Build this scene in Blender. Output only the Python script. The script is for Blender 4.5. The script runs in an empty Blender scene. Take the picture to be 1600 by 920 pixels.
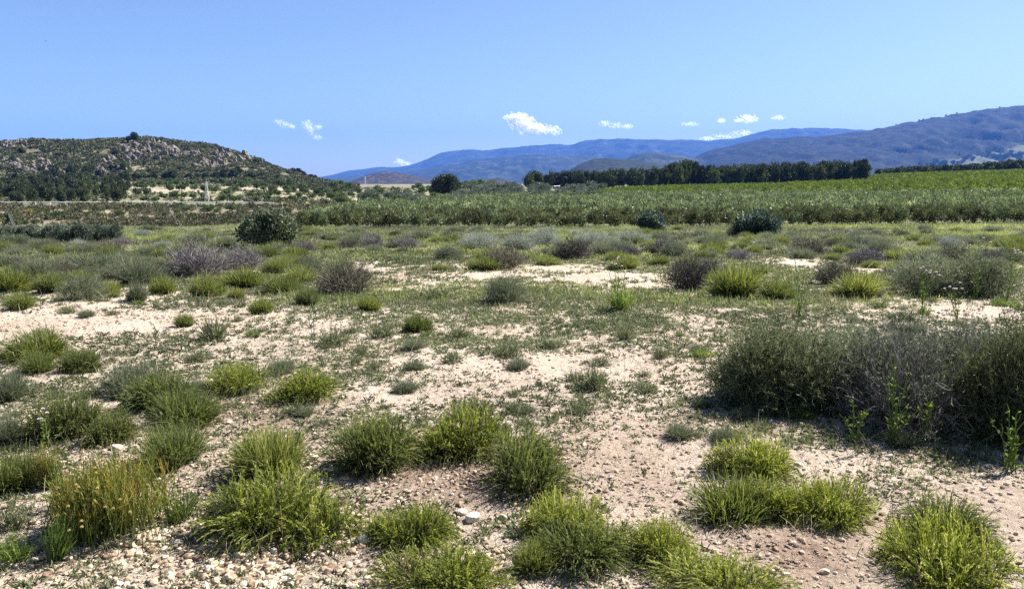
import bpy, math, random
import numpy as np

rng = np.random.default_rng(11)
random.seed(11)
C = bpy.context.scene.collection
scene = bpy.context.scene
R = math.radians

# ------------------------------------------------------------------ camera geometry
FPX, CX, HY, CAMZ = 1208.0, 800.0, 287.0, 1.7
PITCH = math.atan((460 - HY) / FPX)
cp, sp = math.cos(PITCH), math.sin(PITCH)

def ray(px, py):
    u = (px - CX) / FPX
    v = (460 - py) / FPX
    return np.array([u, cp + v * sp, -sp + v * cp])

def at_depth(px, py, Y):
    d = ray(px, py)
    t = Y / d[1]
    return d[0] * t, CAMZ + d[2] * t

def project(X, Y, Z):
    dz = Z - CAMZ
    yc = Y * cp - dz * sp
    zc = Y * sp + dz * cp
    yc = np.maximum(yc, 1e-3)
    return CX + FPX * X / yc, 460 - FPX * zc / yc

# ------------------------------------------------------------------ noise
def _hash(ix, iy, seed):
    h = (ix.astype(np.int64) * 374761393 + iy.astype(np.int64) * 668265263 + seed * 1442695041) & 0xFFFFFFFF
    h = ((h ^ (h >> 13)) * 1274126177) & 0xFFFFFFFF
    h = h ^ (h >> 16)
    return (h & 0xFFFFFF) / float(0xFFFFFF)

def vnoise(x, y, seed=0):
    x = np.asarray(x, float); y = np.asarray(y, float)
    ix = np.floor(x); iy = np.floor(y)
    fx = x - ix; fy = y - iy
    fx = fx * fx * (3 - 2 * fx); fy = fy * fy * (3 - 2 * fy)
    a = _hash(ix, iy, seed); b = _hash(ix + 1, iy, seed)
    c = _hash(ix, iy + 1, seed); d = _hash(ix + 1, iy + 1, seed)
    return (a * (1 - fx) + b * fx) * (1 - fy) + (c * (1 - fx) + d * fx) * fy

def fbm(x, y, seed=0, o=4):
    s = 0; amp = 1; tot = 0
    for k in range(o):
        s = s + amp * vnoise(x * 2 ** k, y * 2 ** k, seed + k * 17)
        tot += amp; amp *= .5
    return s / tot

def sstep(a, b, x):
    t = np.clip((x - a) / (b - a), 0, 1)
    return t * t * (3 - 2 * t)

# ------------------------------------------------------------------ terrain
YK = np.array([8, 12, 16, 27, 40, 60, 90, 110, 150, 158, 220, 300, 400, 470, 550, 620, 800, 1200, 2500, 40000.])
COLS = {
 -300: [None]*5 + [366, 358, 354, 321, 320, 311, 303, 288, 262, 238, 245, 268, 287, 288, 287.1],
    0: [None]*5 + [366, 358, 354, 321, 320, 310, 302, 284, 252, 223, 230, 262, 287, 288, 287.1],
   70: [None]*5 + [366, 358, 354, 321, 320, 310, 302, 284, 250, 219, 228, 262, 287, 288, 287.1],
  150: [None]*5 + [366, 358, 354, 321, 320, 310, 301, 284, 250, 220, 228, 262, 287, 288, 287.1],
  225: [None]*5 + [366, 358, 354, 321, 320, 310, 300, 283, 249, 214, 224, 262, 287, 288, 287.1],
  300: [None]*5 + [366, 358, 354, 321, 319.5, 309, 299, 284, 254, 222, 230, 264, 287, 288, 287.1],
  350: [None]*5 + [366, 357, 352, 321, 319.5, 309, 299, 285, 258, 230, 236, 266, 287, 288, 287.1],
  400: [None]*5 + [364, 355, 350, 322, 319.5, 309, 299, 287, 267, 246, 250, 270, 287, 288, 287.1],
  440: [None]*5 + [362, 351, 345, 323, 320, 310, 300, 289, 276, 264, 266, 277, 287, 288, 287.1],
  485: [None]*5 + [357, 346, 338, 324, 321, 311, 301, 293, 285, 278, 279, 284, 288, 288, 287.1],
  540: [None]*5 + [355, 342, 333, 322, 320, 311, 302, 296, 293, 291, 290, 289.5, 289, 288, 287.1],
  650: [None]*5 + [355, 341, 333, 321, 319, 311, 302, 297, 294, 292, 291, 290, 289, 288, 287.1],
  800: [None]*5 + [355, 340, 331, 319, 318, 309, 300, 295, 293, 292, 291, 290, 289, 288, 287.1],
 1000: [None]*5 + [355, 339, 330, 318, 317, 305, 296, 291, 290, 289.5, 289, 289, 288.5, 288, 287.1],
 1200: [None]*5 + [353, 336, 327, 314, 312, 301, 292, 287.5, 286, 285.5, 286, 288, 288, 288, 287.1],
 1400: [None]*5 + [351, 334, 324, 309, 307, 294, 284, 277, 274, 273, 275, 284, 287, 287.5, 287.1],
 1600: [None]*5 + [348, 330, 319, 304, 302, 287, 277, 270, 268.5, 268, 271, 282, 287, 287.5, 287.1],
 1900: [None]*5 + [345, 326, 315, 300, 297, 282, 272, 264, 262, 262, 266, 280, 287, 287.5, 287.1],
}
ZNEAR = [0.0, -0.1, -0.25, -0.55, -0.95]
ca = np.array(sorted(COLS)); LT = np.log(YK)
tab = np.zeros((len(ca), len(YK)))
for i, c in enumerate(ca):
    for j, Y in enumerate(YK):
        p = COLS[c][j]
        tab[i, j] = ZNEAR[j] if p is None else at_depth(c, p, Y)[1]
FA = np.linspace(-300, 1900, 331)
FT = np.linspace(math.log(4), math.log(40000), 900)
t1 = np.array([np.interp(FT, LT, tab[i]) for i in range(len(ca))])
ft = np.array([np.interp(FA, ca, t1[:, j]) for j in range(len(FT))]).T
def blur(a, ax, n):
    k = np.hanning(2 * n + 3)[1:-1]; k /= k.sum()
    pad = [(0, 0), (0, 0)]; pad[ax] = (n, n)
    ap = np.pad(a, pad, mode='edge')
    return np.apply_along_axis(lambda v: np.convolve(v, k, 'valid'), ax, ap)
ft = blur(blur(ft, 0, 5), 1, 3)
AZ = FPX / cp

def terrain(X, Y):
    X = np.asarray(X, float); Y = np.asarray(Y, float)
    Ys = np.maximum(Y, 1.0)
    a = np.clip(CX + X / Ys * FPX * 1.0, -299.9, 1899.9)
    t = np.clip(np.log(np.maximum(Ys, 4.01)), FT[0], FT[-1] - 1e-6)
    fa = (a - FA[0]) / (FA[1] - FA[0]); fti = (t - FT[0]) / (FT[1] - FT[0])
    i = np.clip(fa.astype(int), 0, len(FA) - 2); j = np.clip(fti.astype(int), 0, len(FT) - 2)
    u = fa - i; v = fti - j
    z = (ft[i, j] * (1 - u) + ft[i + 1, j] * u) * (1 - v) + (ft[i, j + 1] * (1 - u) + ft[i + 1, j + 1] * u) * v
    # natural unevenness
    near = 1 - sstep(25, 90, Ys)
    z = z + near * (0.10 * (fbm(X * .45, Y * .45, 5, 3) - .5) + 0.06 * (fbm(X * 2.2, Y * 2.2, 9, 3) - .5) + .025 * (fbm(X * 7, Y * 7, 13, 2) - .5))
    hill = sstep(330, 470, Ys) * (1 - sstep(700, 1000, Ys)) * (1 - sstep(440, 520, a))
    z = z + hill * (5.0 * (fbm(X * .035, Y * .035, 21, 4) - .5))
    emb = sstep(100, 120, Ys) * (1 - sstep(142, 149, Ys)) * (1 - sstep(520, 600, a))
    z = z + emb * 0.8 * (fbm(X * .2, Y * .2, 31, 3) - .5)
    return z

_YM = np.exp(np.linspace(math.log(2.2), math.log(3000), 5000))
def hit(px, py):
    d = ray(px, py)
    t = _YM / d[1]
    z = CAMZ + d[2] * t
    g = terrain(d[0] * t, _YM)
    k = np.argmax(z <= g)
    if not (z <= g).any():
        k = len(_YM) - 1
    return float(d[0] * t[k]), float(_YM[k]), float(g[k])

# ------------------------------------------------------------------ helpers
def tag(o, label=None, cat=None, group=None, kind=None):
    if label: o['label'] = label
    if cat: o['category'] = cat
    if group: o['group'] = group
    if kind: o['kind'] = kind
    return o

class MB:
    """collects polygons (quads and triangles) with a tint value and a material slot"""
    def __init__(s):
        s.V = []; s.Q = []; s.T = []; s.qm = []; s.tm = []; s.tint = []; s.n = 0
    def add(s, V, Q=None, T=None, tint=0.5, m=0):
        V = np.asarray(V, float).reshape(-1, 3)
        if Q is not None and len(Q):
            Q = np.asarray(Q, int).reshape(-1, 4) + s.n
            s.Q.append(Q); s.qm.append(np.full(len(Q), m))
        if T is not None and len(T):
            T = np.asarray(T, int).reshape(-1, 3) + s.n
            s.T.append(T); s.tm.append(np.full(len(T), m))
        s.V.append(V); s.tint.append(np.broadcast_to(np.asarray(tint, float), (len(V),)).copy())
        s.n += len(V)
    def mesh(s, name, mats, smooth=False):
        V = np.concatenate(s.V)
        Q = np.concatenate(s.Q) if s.Q else np.zeros((0, 4), int)
        T = np.concatenate(s.T) if s.T else np.zeros((0, 3), int)
        me = bpy.data.meshes.new(name)
        me.vertices.add(len(V)); me.vertices.foreach_set('co', V.astype(np.float32).ravel())
        li = np.concatenate([Q.ravel(), T.ravel()]).astype(np.int32)
        me.loops.add(len(li)); me.loops.foreach_set('vertex_index', li)
        ls = np.concatenate([np.arange(len(Q)) * 4, len(Q) * 4 + np.arange(len(T)) * 3]).astype(np.int32)
        me.polygons.add(len(ls)); me.polygons.foreach_set('loop_start', ls)
        mi = np.concatenate(([*s.qm] or [np.zeros(0)]) + ([*s.tm] or [np.zeros(0)])).astype(np.int32)
        me.polygons.foreach_set('material_index', mi)
        me.polygons.foreach_set('use_smooth', np.full(len(ls), bool(smooth)))
        at = me.attributes.new('tint', 'FLOAT', 'POINT')
        at.data.foreach_set('value', np.concatenate(s.tint).astype(np.float32))
        for m in (mats if isinstance(mats, (list, tuple)) else [mats]): me.materials.append(m)
        me.update(calc_edges=True); me.validate()
        return me

def link(name, me, parent=None, loc=None):
    o = bpy.data.objects.new(name, me); C.objects.link(o)
    if parent: o.parent = parent
    if loc is not None: o.location = loc
    return o

def unit(v):
    return v / np.maximum(np.linalg.norm(v, axis=-1, keepdims=True), 1e-9)

def rdir(n, g):
    return unit(g.normal(size=(n, 3)))

def add_strips(mb, P, w, g, tint=.5, m=0, side=None):
    """P (n,k,3) centre lines, w (k,) or (n,k) widths -> flat ribbons"""
    n, k, _ = P.shape
    T = np.gradient(P, axis=1)
    if side is None:
        side = rdir(n, g)[:, None, :]
    S = unit(np.cross(T, side))
    w = np.broadcast_to(w, (n, k))[..., None]
    V = np.stack([P - S * w / 2, P + S * w / 2], 2)  # n,k,2,3
    idx = np.arange(n * k * 2).reshape(n, k, 2)
    Q = np.stack([idx[:, :-1, 0], idx[:, :-1, 1], idx[:, 1:, 1], idx[:, 1:, 0]], -1)
    tt = np.broadcast_to(np.asarray(tint, float).reshape(-1, 1, 1) if np.ndim(tint) == 1 else (np.asarray(tint)[..., None] if np.ndim(tint) == 2 else tint), (n, k, 2)).ravel()
    mb.add(V, Q=Q, tint=tt, m=m)

def add_leaves(mb, P, D, L, W, g, tint=.5, m=0):
    """rhombic leaves: base P, direction D, length L, width W"""
    n = len(P)
    S = unit(np.cross(D, rdir(n, g)))
    L = np.broadcast_to(L, (n,))[:, None]; W = np.broadcast_to(W, (n,))[:, None]
    V = np.stack([P, P + D * L * .5 - S * W / 2, P + D * L, P + D * L * .5 + S * W / 2], 1)
    Q = np.arange(n * 4).reshape(n, 4)
    mb.add(V, Q=Q, tint=np.repeat(np.broadcast_to(tint, (n,)), 4), m=m)

def tube(mb, pts, rad, sides=6, tint=.5, m=0):
    pts = np.asarray(pts, float); k = len(pts)
    rad = np.broadcast_to(rad, (k,))
    T = unit(np.gradient(pts, axis=0))
    ref = np.array([0, 0, 1.]) if abs(T[0, 2]) < .9 else np.array([1., 0, 0])
    S = unit(np.cross(T, ref)); B = np.cross(T, S)
    an = np.arange(sides) * 2 * math.pi / sides
    V = pts[:, None] + rad[:, None, None] * (np.cos(an)[None, :, None] * S[:, None] + np.sin(an)[None, :, None] * B[:, None])
    idx = np.arange(k * sides).reshape(k, sides); nx = np.roll(idx, -1, 1)
    Q = np.stack([idx[:-1], nx[:-1], nx[1:], idx[1:]], -1)
    mb.add(V, Q=Q, tint=tint, m=m)
    c = len(pts) * sides
    for e, r in ((0, idx[0][::-1]), (-1, idx[-1])):
        vv = V[e]; fan = [[0, i, i + 1] for i in range(1, sides - 1)]
        mb.add(vv, T=fan, tint=tint, m=m)

def box(mb, lo, hi, tint=.5, m=0):
    x0, y0, z0 = lo; x1, y1, z1 = hi
    V = [(x0,y0,z0),(x1,y0,z0),(x1,y1,z0),(x0,y1,z0),(x0,y0,z1),(x1,y0,z1),(x1,y1,z1),(x0,y1,z1)]
    mb.add(V, Q=[(3,2,1,0),(4,5,6,7),(0,1,5,4),(1,2,6,5),(2,3,7,6),(3,0,4,7)], tint=tint, m=m)

# icosphere templates
def ico(sub):
    import bmesh
    bm = bmesh.new(); bmesh.ops.create_icosphere(bm, subdivisions=sub, radius=1)
    V = np.array([v.co[:] for v in bm.verts]); T = np.array([[v.index for v in f.verts] for f in bm.faces]); bm.free()
    return V, T
ICO1, ICO2, ICO3 = ico(1), ico(2), ico(3)
# a low angular pebble: an icosahedron pushed about
def stone_v(tmpl, g, rough=.28):
    V = tmpl[0] * (1 + rough * (g.random((len(tmpl[0]), 1)) - .5))
    for _ in range(5):                      # chip planes
        n = rdir(1, g)[0]; d = .62 + .25 * g.random()
        s = V @ n; V = V - np.outer(np.maximum(s - d, 0), n)
    return V

# ------------------------------------------------------------------ materials
def nodes(name):
    m = bpy.data.materials.new(name); m.use_nodes = True
    nt = m.node_tree; nt.nodes.clear()
    return m, nt, nt.nodes, nt.links

def ramp(nd, stops, interp='LINEAR'):
    r = nd.new('ShaderNodeValToRGB'); r.color_ramp.interpolation = interp
    e = r.color_ramp.elements
    while len(e) > 1: e.remove(e[-1])
    e[0].position = stops[0][0]; e[0].color = (*stops[0][1], 1)
    for p, c in stops[1:]:
        x = e.new(p); x.color = (*c, 1)
    return r

def leaf_mat(name, stops, transl=.35, rough=.55, var=.12, spec=.3):
    m, nt, nd, lk = nodes(name)
    a = nd.new('ShaderNodeAttribute'); a.attribute_name = 'tint'
    oi = nd.new('ShaderNodeObjectInfo')
    mr = nd.new('ShaderNodeMath'); mr.operation = 'MULTIPLY_ADD'
    mr.inputs[1].default_value = var * 2; mr.inputs[2].default_value = -var
    lk.new(oi.outputs['Random'], mr.inputs[0])
    ad = nd.new('ShaderNodeMath'); ad.operation = 'ADD'
    lk.new(a.outputs['Fac'], ad.inputs[0]); lk.new(mr.outputs[0], ad.inputs[1])
    r = ramp(nd, stops); lk.new(ad.outputs[0], r.inputs[0])
    pb = nd.new('ShaderNodeBsdfPrincipled'); pb.inputs['Roughness'].default_value = rough
    pb.inputs['Specular IOR Level'].default_value = spec
    lk.new(r.outputs[0], pb.inputs['Base Color'])
    out = nd.new('ShaderNodeOutputMaterial')
    if transl > 0:
        tr = nd.new('ShaderNodeBsdfTranslucent')
        hs = nd.new('ShaderNodeHueSaturation'); hs.inputs['Saturation'].default_value = 1.15; hs.inputs['Value'].default_value = 1.25
        lk.new(r.outputs[0], hs.inputs['Color']); lk.new(hs.outputs[0], tr.inputs['Color'])
        mx = nd.new('ShaderNodeMixShader'); mx.inputs[0].default_value = transl
        lk.new(pb.outputs[0], mx.inputs[1]); lk.new(tr.outputs[0], mx.inputs[2]); lk.new(mx.outputs[0], out.inputs[0])
    else:
        lk.new(pb.outputs[0], out.inputs[0])
    return m

def solid_mat(name, col, rough=.7, noise=0., scale=8., metal=0., bump=0.):
    m, nt, nd, lk = nodes(name)
    pb = nd.new('ShaderNodeBsdfPrincipled'); pb.inputs['Roughness'].default_value = rough; pb.inputs['Metallic'].default_value = metal
    out = nd.new('ShaderNodeOutputMaterial'); lk.new(pb.outputs[0], out.inputs[0])
    tc = nd.new('ShaderNodeTexCoord')
    nz = nd.new('ShaderNodeTexNoise'); nz.inputs['Scale'].default_value = scale; nz.inputs['Detail'].default_value = 6
    lk.new(tc.outputs['Object'], nz.inputs['Vector'])
    c = np.array(col)
    r = ramp(nd, [(.25, tuple(np.clip(c * (1 - noise), 0, 1))), (.75, tuple(np.clip(c * (1 + noise), 0, 1)))])
    lk.new(nz.outputs['Fac'], r.inputs[0]); lk.new(r.outputs[0], pb.inputs['Base Color'])
    if bump:
        b = nd.new('ShaderNodeBump'); b.inputs['Strength'].default_value = bump; b.inputs['Distance'].default_value = .1
        lk.new(nz.outputs['Fac'], b.inputs['Height']); lk.new(b.outputs[0], pb.inputs['Normal'])
    return m

G = lambda *a: tuple(a)
M = {}
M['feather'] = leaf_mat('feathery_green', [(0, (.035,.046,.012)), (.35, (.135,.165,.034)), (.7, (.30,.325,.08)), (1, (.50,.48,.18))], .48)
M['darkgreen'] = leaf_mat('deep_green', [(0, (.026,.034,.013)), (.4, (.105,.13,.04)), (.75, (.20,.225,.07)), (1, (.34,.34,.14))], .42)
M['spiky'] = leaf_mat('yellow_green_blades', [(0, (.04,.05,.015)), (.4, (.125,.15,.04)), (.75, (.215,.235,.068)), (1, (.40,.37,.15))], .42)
M['grey'] = leaf_mat('grey_green', [(0, (.035,.042,.025)), (.4, (.11,.13,.075)), (.75, (.19,.21,.13)), (1, (.32,.32,.22))], .32)
M['silver'] = leaf_mat('silver_green', [(0, (.07,.08,.065)), (.4, (.22,.245,.20)), (.75, (.34,.365,.31)), (1, (.48,.49,.43))], .28)
M['red'] = leaf_mat('reddish_stems', [(0, (.035,.035,.012)), (.3, (.09,.115,.028)), (.6, (.165,.185,.045)), (.74, (.22,.21,.05)), (.86, (.26,.13,.055)), (1, (.40,.36,.10))], .35)
M['twig'] = leaf_mat('grey_lilac_twigs', [(0, (.04,.034,.034)), (.4, (.13,.115,.118)), (.75, (.25,.23,.23)), (1, (.42,.39,.39))], .0, .8)
M['twigbrown'] = leaf_mat('brown_twigs', [(0, (.03,.022,.018)), (.4, (.10,.08,.06)), (.75, (.19,.16,.12)), (1, (.32,.28,.22))], .0, .8)
M['deadgrey'] = leaf_mat('grey_brown_twigs', [(0, (.040,.034,.032)), (.4, (.118,.106,.100)), (.75, (.235,.215,.205)), (1, (.44,.41,.39))], .0, .8)
M['bushgreen'] = leaf_mat('dusty_green', [(0, (.022,.028,.014)), (.4, (.075,.092,.042)), (.75, (.15,.165,.085)), (1, (.27,.28,.17))], .28)
M['straw'] = leaf_mat('straw', [(0, (.12,.095,.05)), (.5, (.30,.25,.14)), (1, (.50,.44,.28))], .25, .8)
M['wood'] = leaf_mat('dry_wood', [(0, (.05,.035,.025)), (1, (.20,.15,.10))], .0, .85)
M['bark'] = solid_mat('rough_bark', (.11,.085,.065), .9, .4, 6, 0, .6)
M['pine'] = leaf_mat('pine_needles', [(0, (.014,.020,.009)), (.4, (.048,.066,.024)), (.75, (.09,.115,.038)), (1, (.15,.165,.06))], .2, .6, .22)
M['darkpine'] = leaf_mat('dark_needles', [(0, (.009,.013,.007)), (.4, (.028,.040,.016)), (.75, (.052,.068,.026)), (1, (.09,.10,.04))], .15, .6, .2)
M['olive'] = leaf_mat('olive_leaves', [(0, (.032,.042,.02)), (.4, (.088,.112,.052)), (.75, (.175,.21,.10)), (1, (.31,.34,.18))], .32, .5, .15)
M['olivefront'] = leaf_mat('young_olive_leaves', [(0, (.028,.032,.014)), (.4, (.085,.096,.038)), (.75, (.15,.162,.068)), (1, (.25,.24,.115))], .25, .5, .15)
M['silverolive'] = leaf_mat('silvery_olive_leaves', [(0, (.035,.045,.035)), (.4, (.09,.115,.085)), (.75, (.16,.19,.14)), (1, (.25,.27,.2))], .2, .5, .12)
M['vine'] = leaf_mat('vine_leaves', [(0, (.03,.045,.014)), (.4, (.10,.135,.028)), (.75, (.185,.22,.045)), (1, (.30,.31,.08))], .36, .5, .15)
M['almond'] = leaf_mat('orchard_leaves', [(0, (.02,.035,.014)), (.4, (.055,.085,.03)), (.75, (.10,.14,.045)), (1, (.17,.2,.08))], .3, .5, .2)
M['scrub'] = leaf_mat('hill_scrub', [(0, (.026,.032,.017)), (.4, (.078,.09,.044)), (.75, (.14,.145,.075)), (1, (.24,.215,.13))], .12, .7, .15)
M['bank'] = leaf_mat('bank_scrub', [(0, (.02,.022,.012)), (.35, (.06,.062,.034)), (.65, (.11,.112,.056)), (.88, (.15,.13,.075)), (1, (.22,.18,.12))], .1, .7, .15)
M['shrubleaf'] = leaf_mat('shiny_shrub_leaves', [(0, (.018,.026,.013)), (.4, (.06,.08,.04)), (.75, (.13,.155,.085)), (1, (.30,.33,.23))], .2, .6, .05, .3)
M['blueshrub'] = leaf_mat('blue_green_leaves', [(0, (.014,.026,.020)), (.4, (.045,.072,.055)), (.75, (.10,.14,.10)), (1, (.21,.26,.19))], .2, .6, .05, .3)
M['purple'] = leaf_mat('purple_brown_twigs', [(0, (.022,.015,.018)), (.4, (.06,.045,.05)), (.75, (.12,.09,.095)), (1, (.22,.18,.18))], .0, .8)
M['yellow'] = leaf_mat('yellow_blossom', [(0, (.06,.07,.015)), (.35, (.2,.19,.02)), (.6, (.45,.36,.02)), (1, (.62,.5,.04))], .3)
M['weed'] = leaf_mat('low_weeds', [(0, (.035,.045,.022)), (.4, (.105,.125,.062)), (.75, (.19,.205,.105)), (1, (.33,.31,.19))], .35, .6, .1)
M['grass'] = leaf_mat('field_grass', [(0, (.055,.058,.038)), (.22, (.135,.135,.092)), (.45, (.145,.168,.072)), (.7, (.21,.245,.085)), (.9, (.285,.315,.105)), (1, (.40,.38,.19))], .4, .6, 0)
M['herb'] = leaf_mat('herb_leaves', [(0, (.03,.05,.015)), (.4, (.10,.15,.035)), (.75, (.18,.235,.06)), (1, (.3,.33,.12))], .42)
M['petal'] = leaf_mat('pale_pink_petals', [(0, (.42,.30,.38)), (.5, (.62,.52,.58)), (1, (.8,.76,.76))], .35)
M['petalyellow'] = leaf_mat('straw_flowers', [(0, (.5,.38,.08)), (.5, (.66,.55,.25)), (1, (.75,.7,.5))], .3)
M['litter'] = leaf_mat('dry_litter', [(0, (.06,.04,.03)), (.5, (.17,.12,.085)), (1, (.36,.29,.21))], .0, .85)
M['gravel'] = leaf_mat('pale_gravel', [(0, (.17,.105,.07)), (.3, (.37,.27,.18)), (.7, (.50,.41,.30)), (1, (.66,.60,.50))], .0, .8, 0)
M['crumb'] = leaf_mat('soil_crumb', [(0, (.16,.11,.08)), (.5, (.40,.31,.235)), (1, (.60,.51,.41))], .0, .9, 0)
M['steel'] = solid_mat('galvanised_steel', (.74,.75,.75), .45, .06, 3, .0)
M['concrete'] = solid_mat('pale_concrete', (.24,.225,.20), .85, .2, 2)
M['white'] = solid_mat('white_render', (.75,.73,.68), .8, .06, 3)
M['asphalt'] = solid_mat('worn_asphalt', (.06,.06,.062), .9, .25, .6)
M['tile'] = solid_mat('roof_tile', (.38,.2,.13), .8, .2, 3)

def rock_mat():
    m, nt, nd, lk = nodes('outcrop_rock')
    tc = nd.new('ShaderNodeTexCoord')
    mp = nd.new('ShaderNodeMapping'); mp.inputs['Scale'].default_value = (1, 1, .35); lk.new(tc.outputs['Object'], mp.inputs[0])
    nz = nd.new('ShaderNodeTexNoise'); nz.inputs['Scale'].default_value = .9; nz.inputs['Detail'].default_value = 8; nz.inputs['Roughness'].default_value = .7
    lk.new(mp.outputs[0], nz.inputs['Vector'])
    r = ramp(nd, [(.36, (.045,.038,.03)), (.48, (.13,.11,.092)), (.6, (.22,.19,.17)), (.74, (.34,.31,.28))]); lk.new(nz.outputs['Fac'], r.inputs[0])
    vo = nd.new('ShaderNodeTexVoronoi'); vo.feature = 'DISTANCE_TO_EDGE'; vo.inputs['Scale'].default_value = .55; lk.new(mp.outputs[0], vo.inputs['Vector'])
    b = nd.new('ShaderNodeBump'); b.inputs['Strength'].default_value = .9; b.inputs['Distance'].default_value = .8
    lk.new(nz.outputs['Fac'], b.inputs['Height'])
    pb = nd.new('ShaderNodeBsdfPrincipled'); pb.inputs['Roughness'].default_value = .9
    lk.new(r.outputs[0], pb.inputs['Base Color']); lk.new(b.outputs[0], pb.inputs['Normal'])
    o = nd.new('ShaderNodeOutputMaterial'); lk.new(pb.outputs[0], o.inputs[0])
    return m
M['rock'] = rock_mat()

def ground_mat():
    m, nt, nd, lk = nodes('sandy_ground')
    geo = nd.new('ShaderNodeNewGeometry')
    def noise(scale, detail=6, rough=.6, seed=0.):
        mp = nd.new('ShaderNodeMapping'); mp.inputs['Location'].default_value = (seed, seed * 1.7, 0)
        lk.new(geo.outputs['Position'], mp.inputs[0])
        n = nd.new('ShaderNodeTexNoise'); n.inputs['Scale'].default_value = scale; n.inputs['Detail'].default_value = detail; n.inputs['Roughness'].default_value = rough
        lk.new(mp.outputs[0], n.inputs['Vector']); return n
    def mix(a, b, f):
        x = nd.new('ShaderNodeMix'); x.data_type = 'RGBA'
        for s, v in ((6, a), (7, b)):
            if isinstance(v, tuple): x.inputs[s].default_value = (*v, 1)
            else: lk.new(v, x.inputs[s])
        lk.new(f, x.inputs[0]); return x.outputs[2]
    zone = nd.new('ShaderNodeAttribute'); zone.attribute_name = 'zone'
    sep = nd.new('ShaderNodeSeparateColor'); lk.new(zone.outputs['Color'], sep.inputs[0])
    # bare soil
    n1 = noise(.9, 5, .6); r1 = ramp(nd, [(.3, (.39,.30,.225)), (.5, (.53,.435,.345)), (.7, (.64,.55,.45))]); lk.new(n1.outputs['Fac'], r1.inputs[0])
    n2 = noise(14, 8, .75, 3.); r2 = ramp(nd, [(.32, (.19,.135,.10)), (.43, (.46,.36,.28)), (.60, (.65,.555,.455))]); lk.new(n2.outputs['Fac'], r2.inputs[0])
    half = nd.new('ShaderNodeValue'); half.outputs[0].default_value = .5
    soil = mix(r1.outputs[0], r2.outputs[0], half.outputs[0])
    # pinkish brown crumbly soil (blue channel)
    n3 = noise(22, 6, .8, 7.); r3 = ramp(nd, [(.3, (.13,.082,.06)), (.5, (.31,.22,.165)), (.7, (.47,.365,.285))]); lk.new(n3.outputs['Fac'], r3.inputs[0])
    n3b = noise(1.7, 4, .6, 2.)
    ad = nd.new('ShaderNodeMath'); ad.operation = 'MULTIPLY_ADD'; ad.inputs[1].default_value = .9; ad.inputs[2].default_value = -.45; lk.new(n3b.outputs['Fac'], ad.inputs[0])
    a2 = nd.new('ShaderNodeMath'); a2.use_clamp = True; lk.new(ad.outputs[0], a2.inputs[0]); lk.new(sep.outputs['Blue'], a2.inputs[1])
    soil = mix(soil, r3.outputs[0], a2.outputs[0])
    # green cover (red channel)
    n4 = noise(1.1, 8, .75, 5.); r4 = ramp(nd, [(.3, (.06,.062,.034)), (.46, (.125,.135,.065)), (.58, (.19,.195,.10)), (.70, (.34,.295,.21))]); lk.new(n4.outputs['Fac'], r4.inputs[0])
    n5 = noise(3.5, 6, .7, 9.)
    s5 = nd.new('ShaderNodeMath'); s5.operation = 'MULTIPLY_ADD'; s5.inputs[1].default_value = 2.6; s5.inputs[2].default_value = -1.8; lk.new(n5.outputs['Fac'], s5.inputs[0])
    t5 = nd.new('ShaderNodeMath'); t5.operation = 'MULTIPLY_ADD'; t5.inputs[1].default_value = 1.85; t5.use_clamp = True; lk.new(sep.outputs['Red'], t5.inputs[0]); lk.new(s5.outputs[0], t5.inputs[2])
    col = mix(soil, r4.outputs[0], t5.outputs[0])
    # scrubby hill (green channel)
    n6 = noise(.12, 10, .72, 4.); r6 = ramp(nd, [(.30, (.06,.062,.036)), (.45, (.115,.11,.068)), (.58, (.21,.185,.13)), (.72, (.36,.31,.24))]); lk.new(n6.outputs['Fac'], r6.inputs[0])
    col = mix(col, r6.outputs[0], sep.outputs['Green'])
    pb = nd.new('ShaderNodeBsdfPrincipled'); pb.inputs['Roughness'].default_value = .95; pb.inputs['Specular IOR Level'].default_value = .1
    lk.new(col, pb.inputs['Base Color'])
    nb = noise(30, 8, .75, 1.); b = nd.new('ShaderNodeBump'); b.inputs['Strength'].default_value = 1.0; b.inputs['Distance'].default_value = .04
    lk.new(nb.outputs['Fac'], b.inputs['Height'])
    nb2 = noise(6, 6, .65, 6.); b2 = nd.new('ShaderNodeBump'); b2.inputs['Strength'].default_value = .8; b2.inputs['Distance'].default_value = .12
    lk.new(nb2.outputs['Fac'], b2.inputs['Height']); lk.new(b.outputs[0], b2.inputs['Normal'])
    lk.new(b2.outputs[0], pb.inputs['Normal'])
    o = nd.new('ShaderNodeOutputMaterial'); lk.new(pb.outputs[0], o.inputs[0])
    return m

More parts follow.
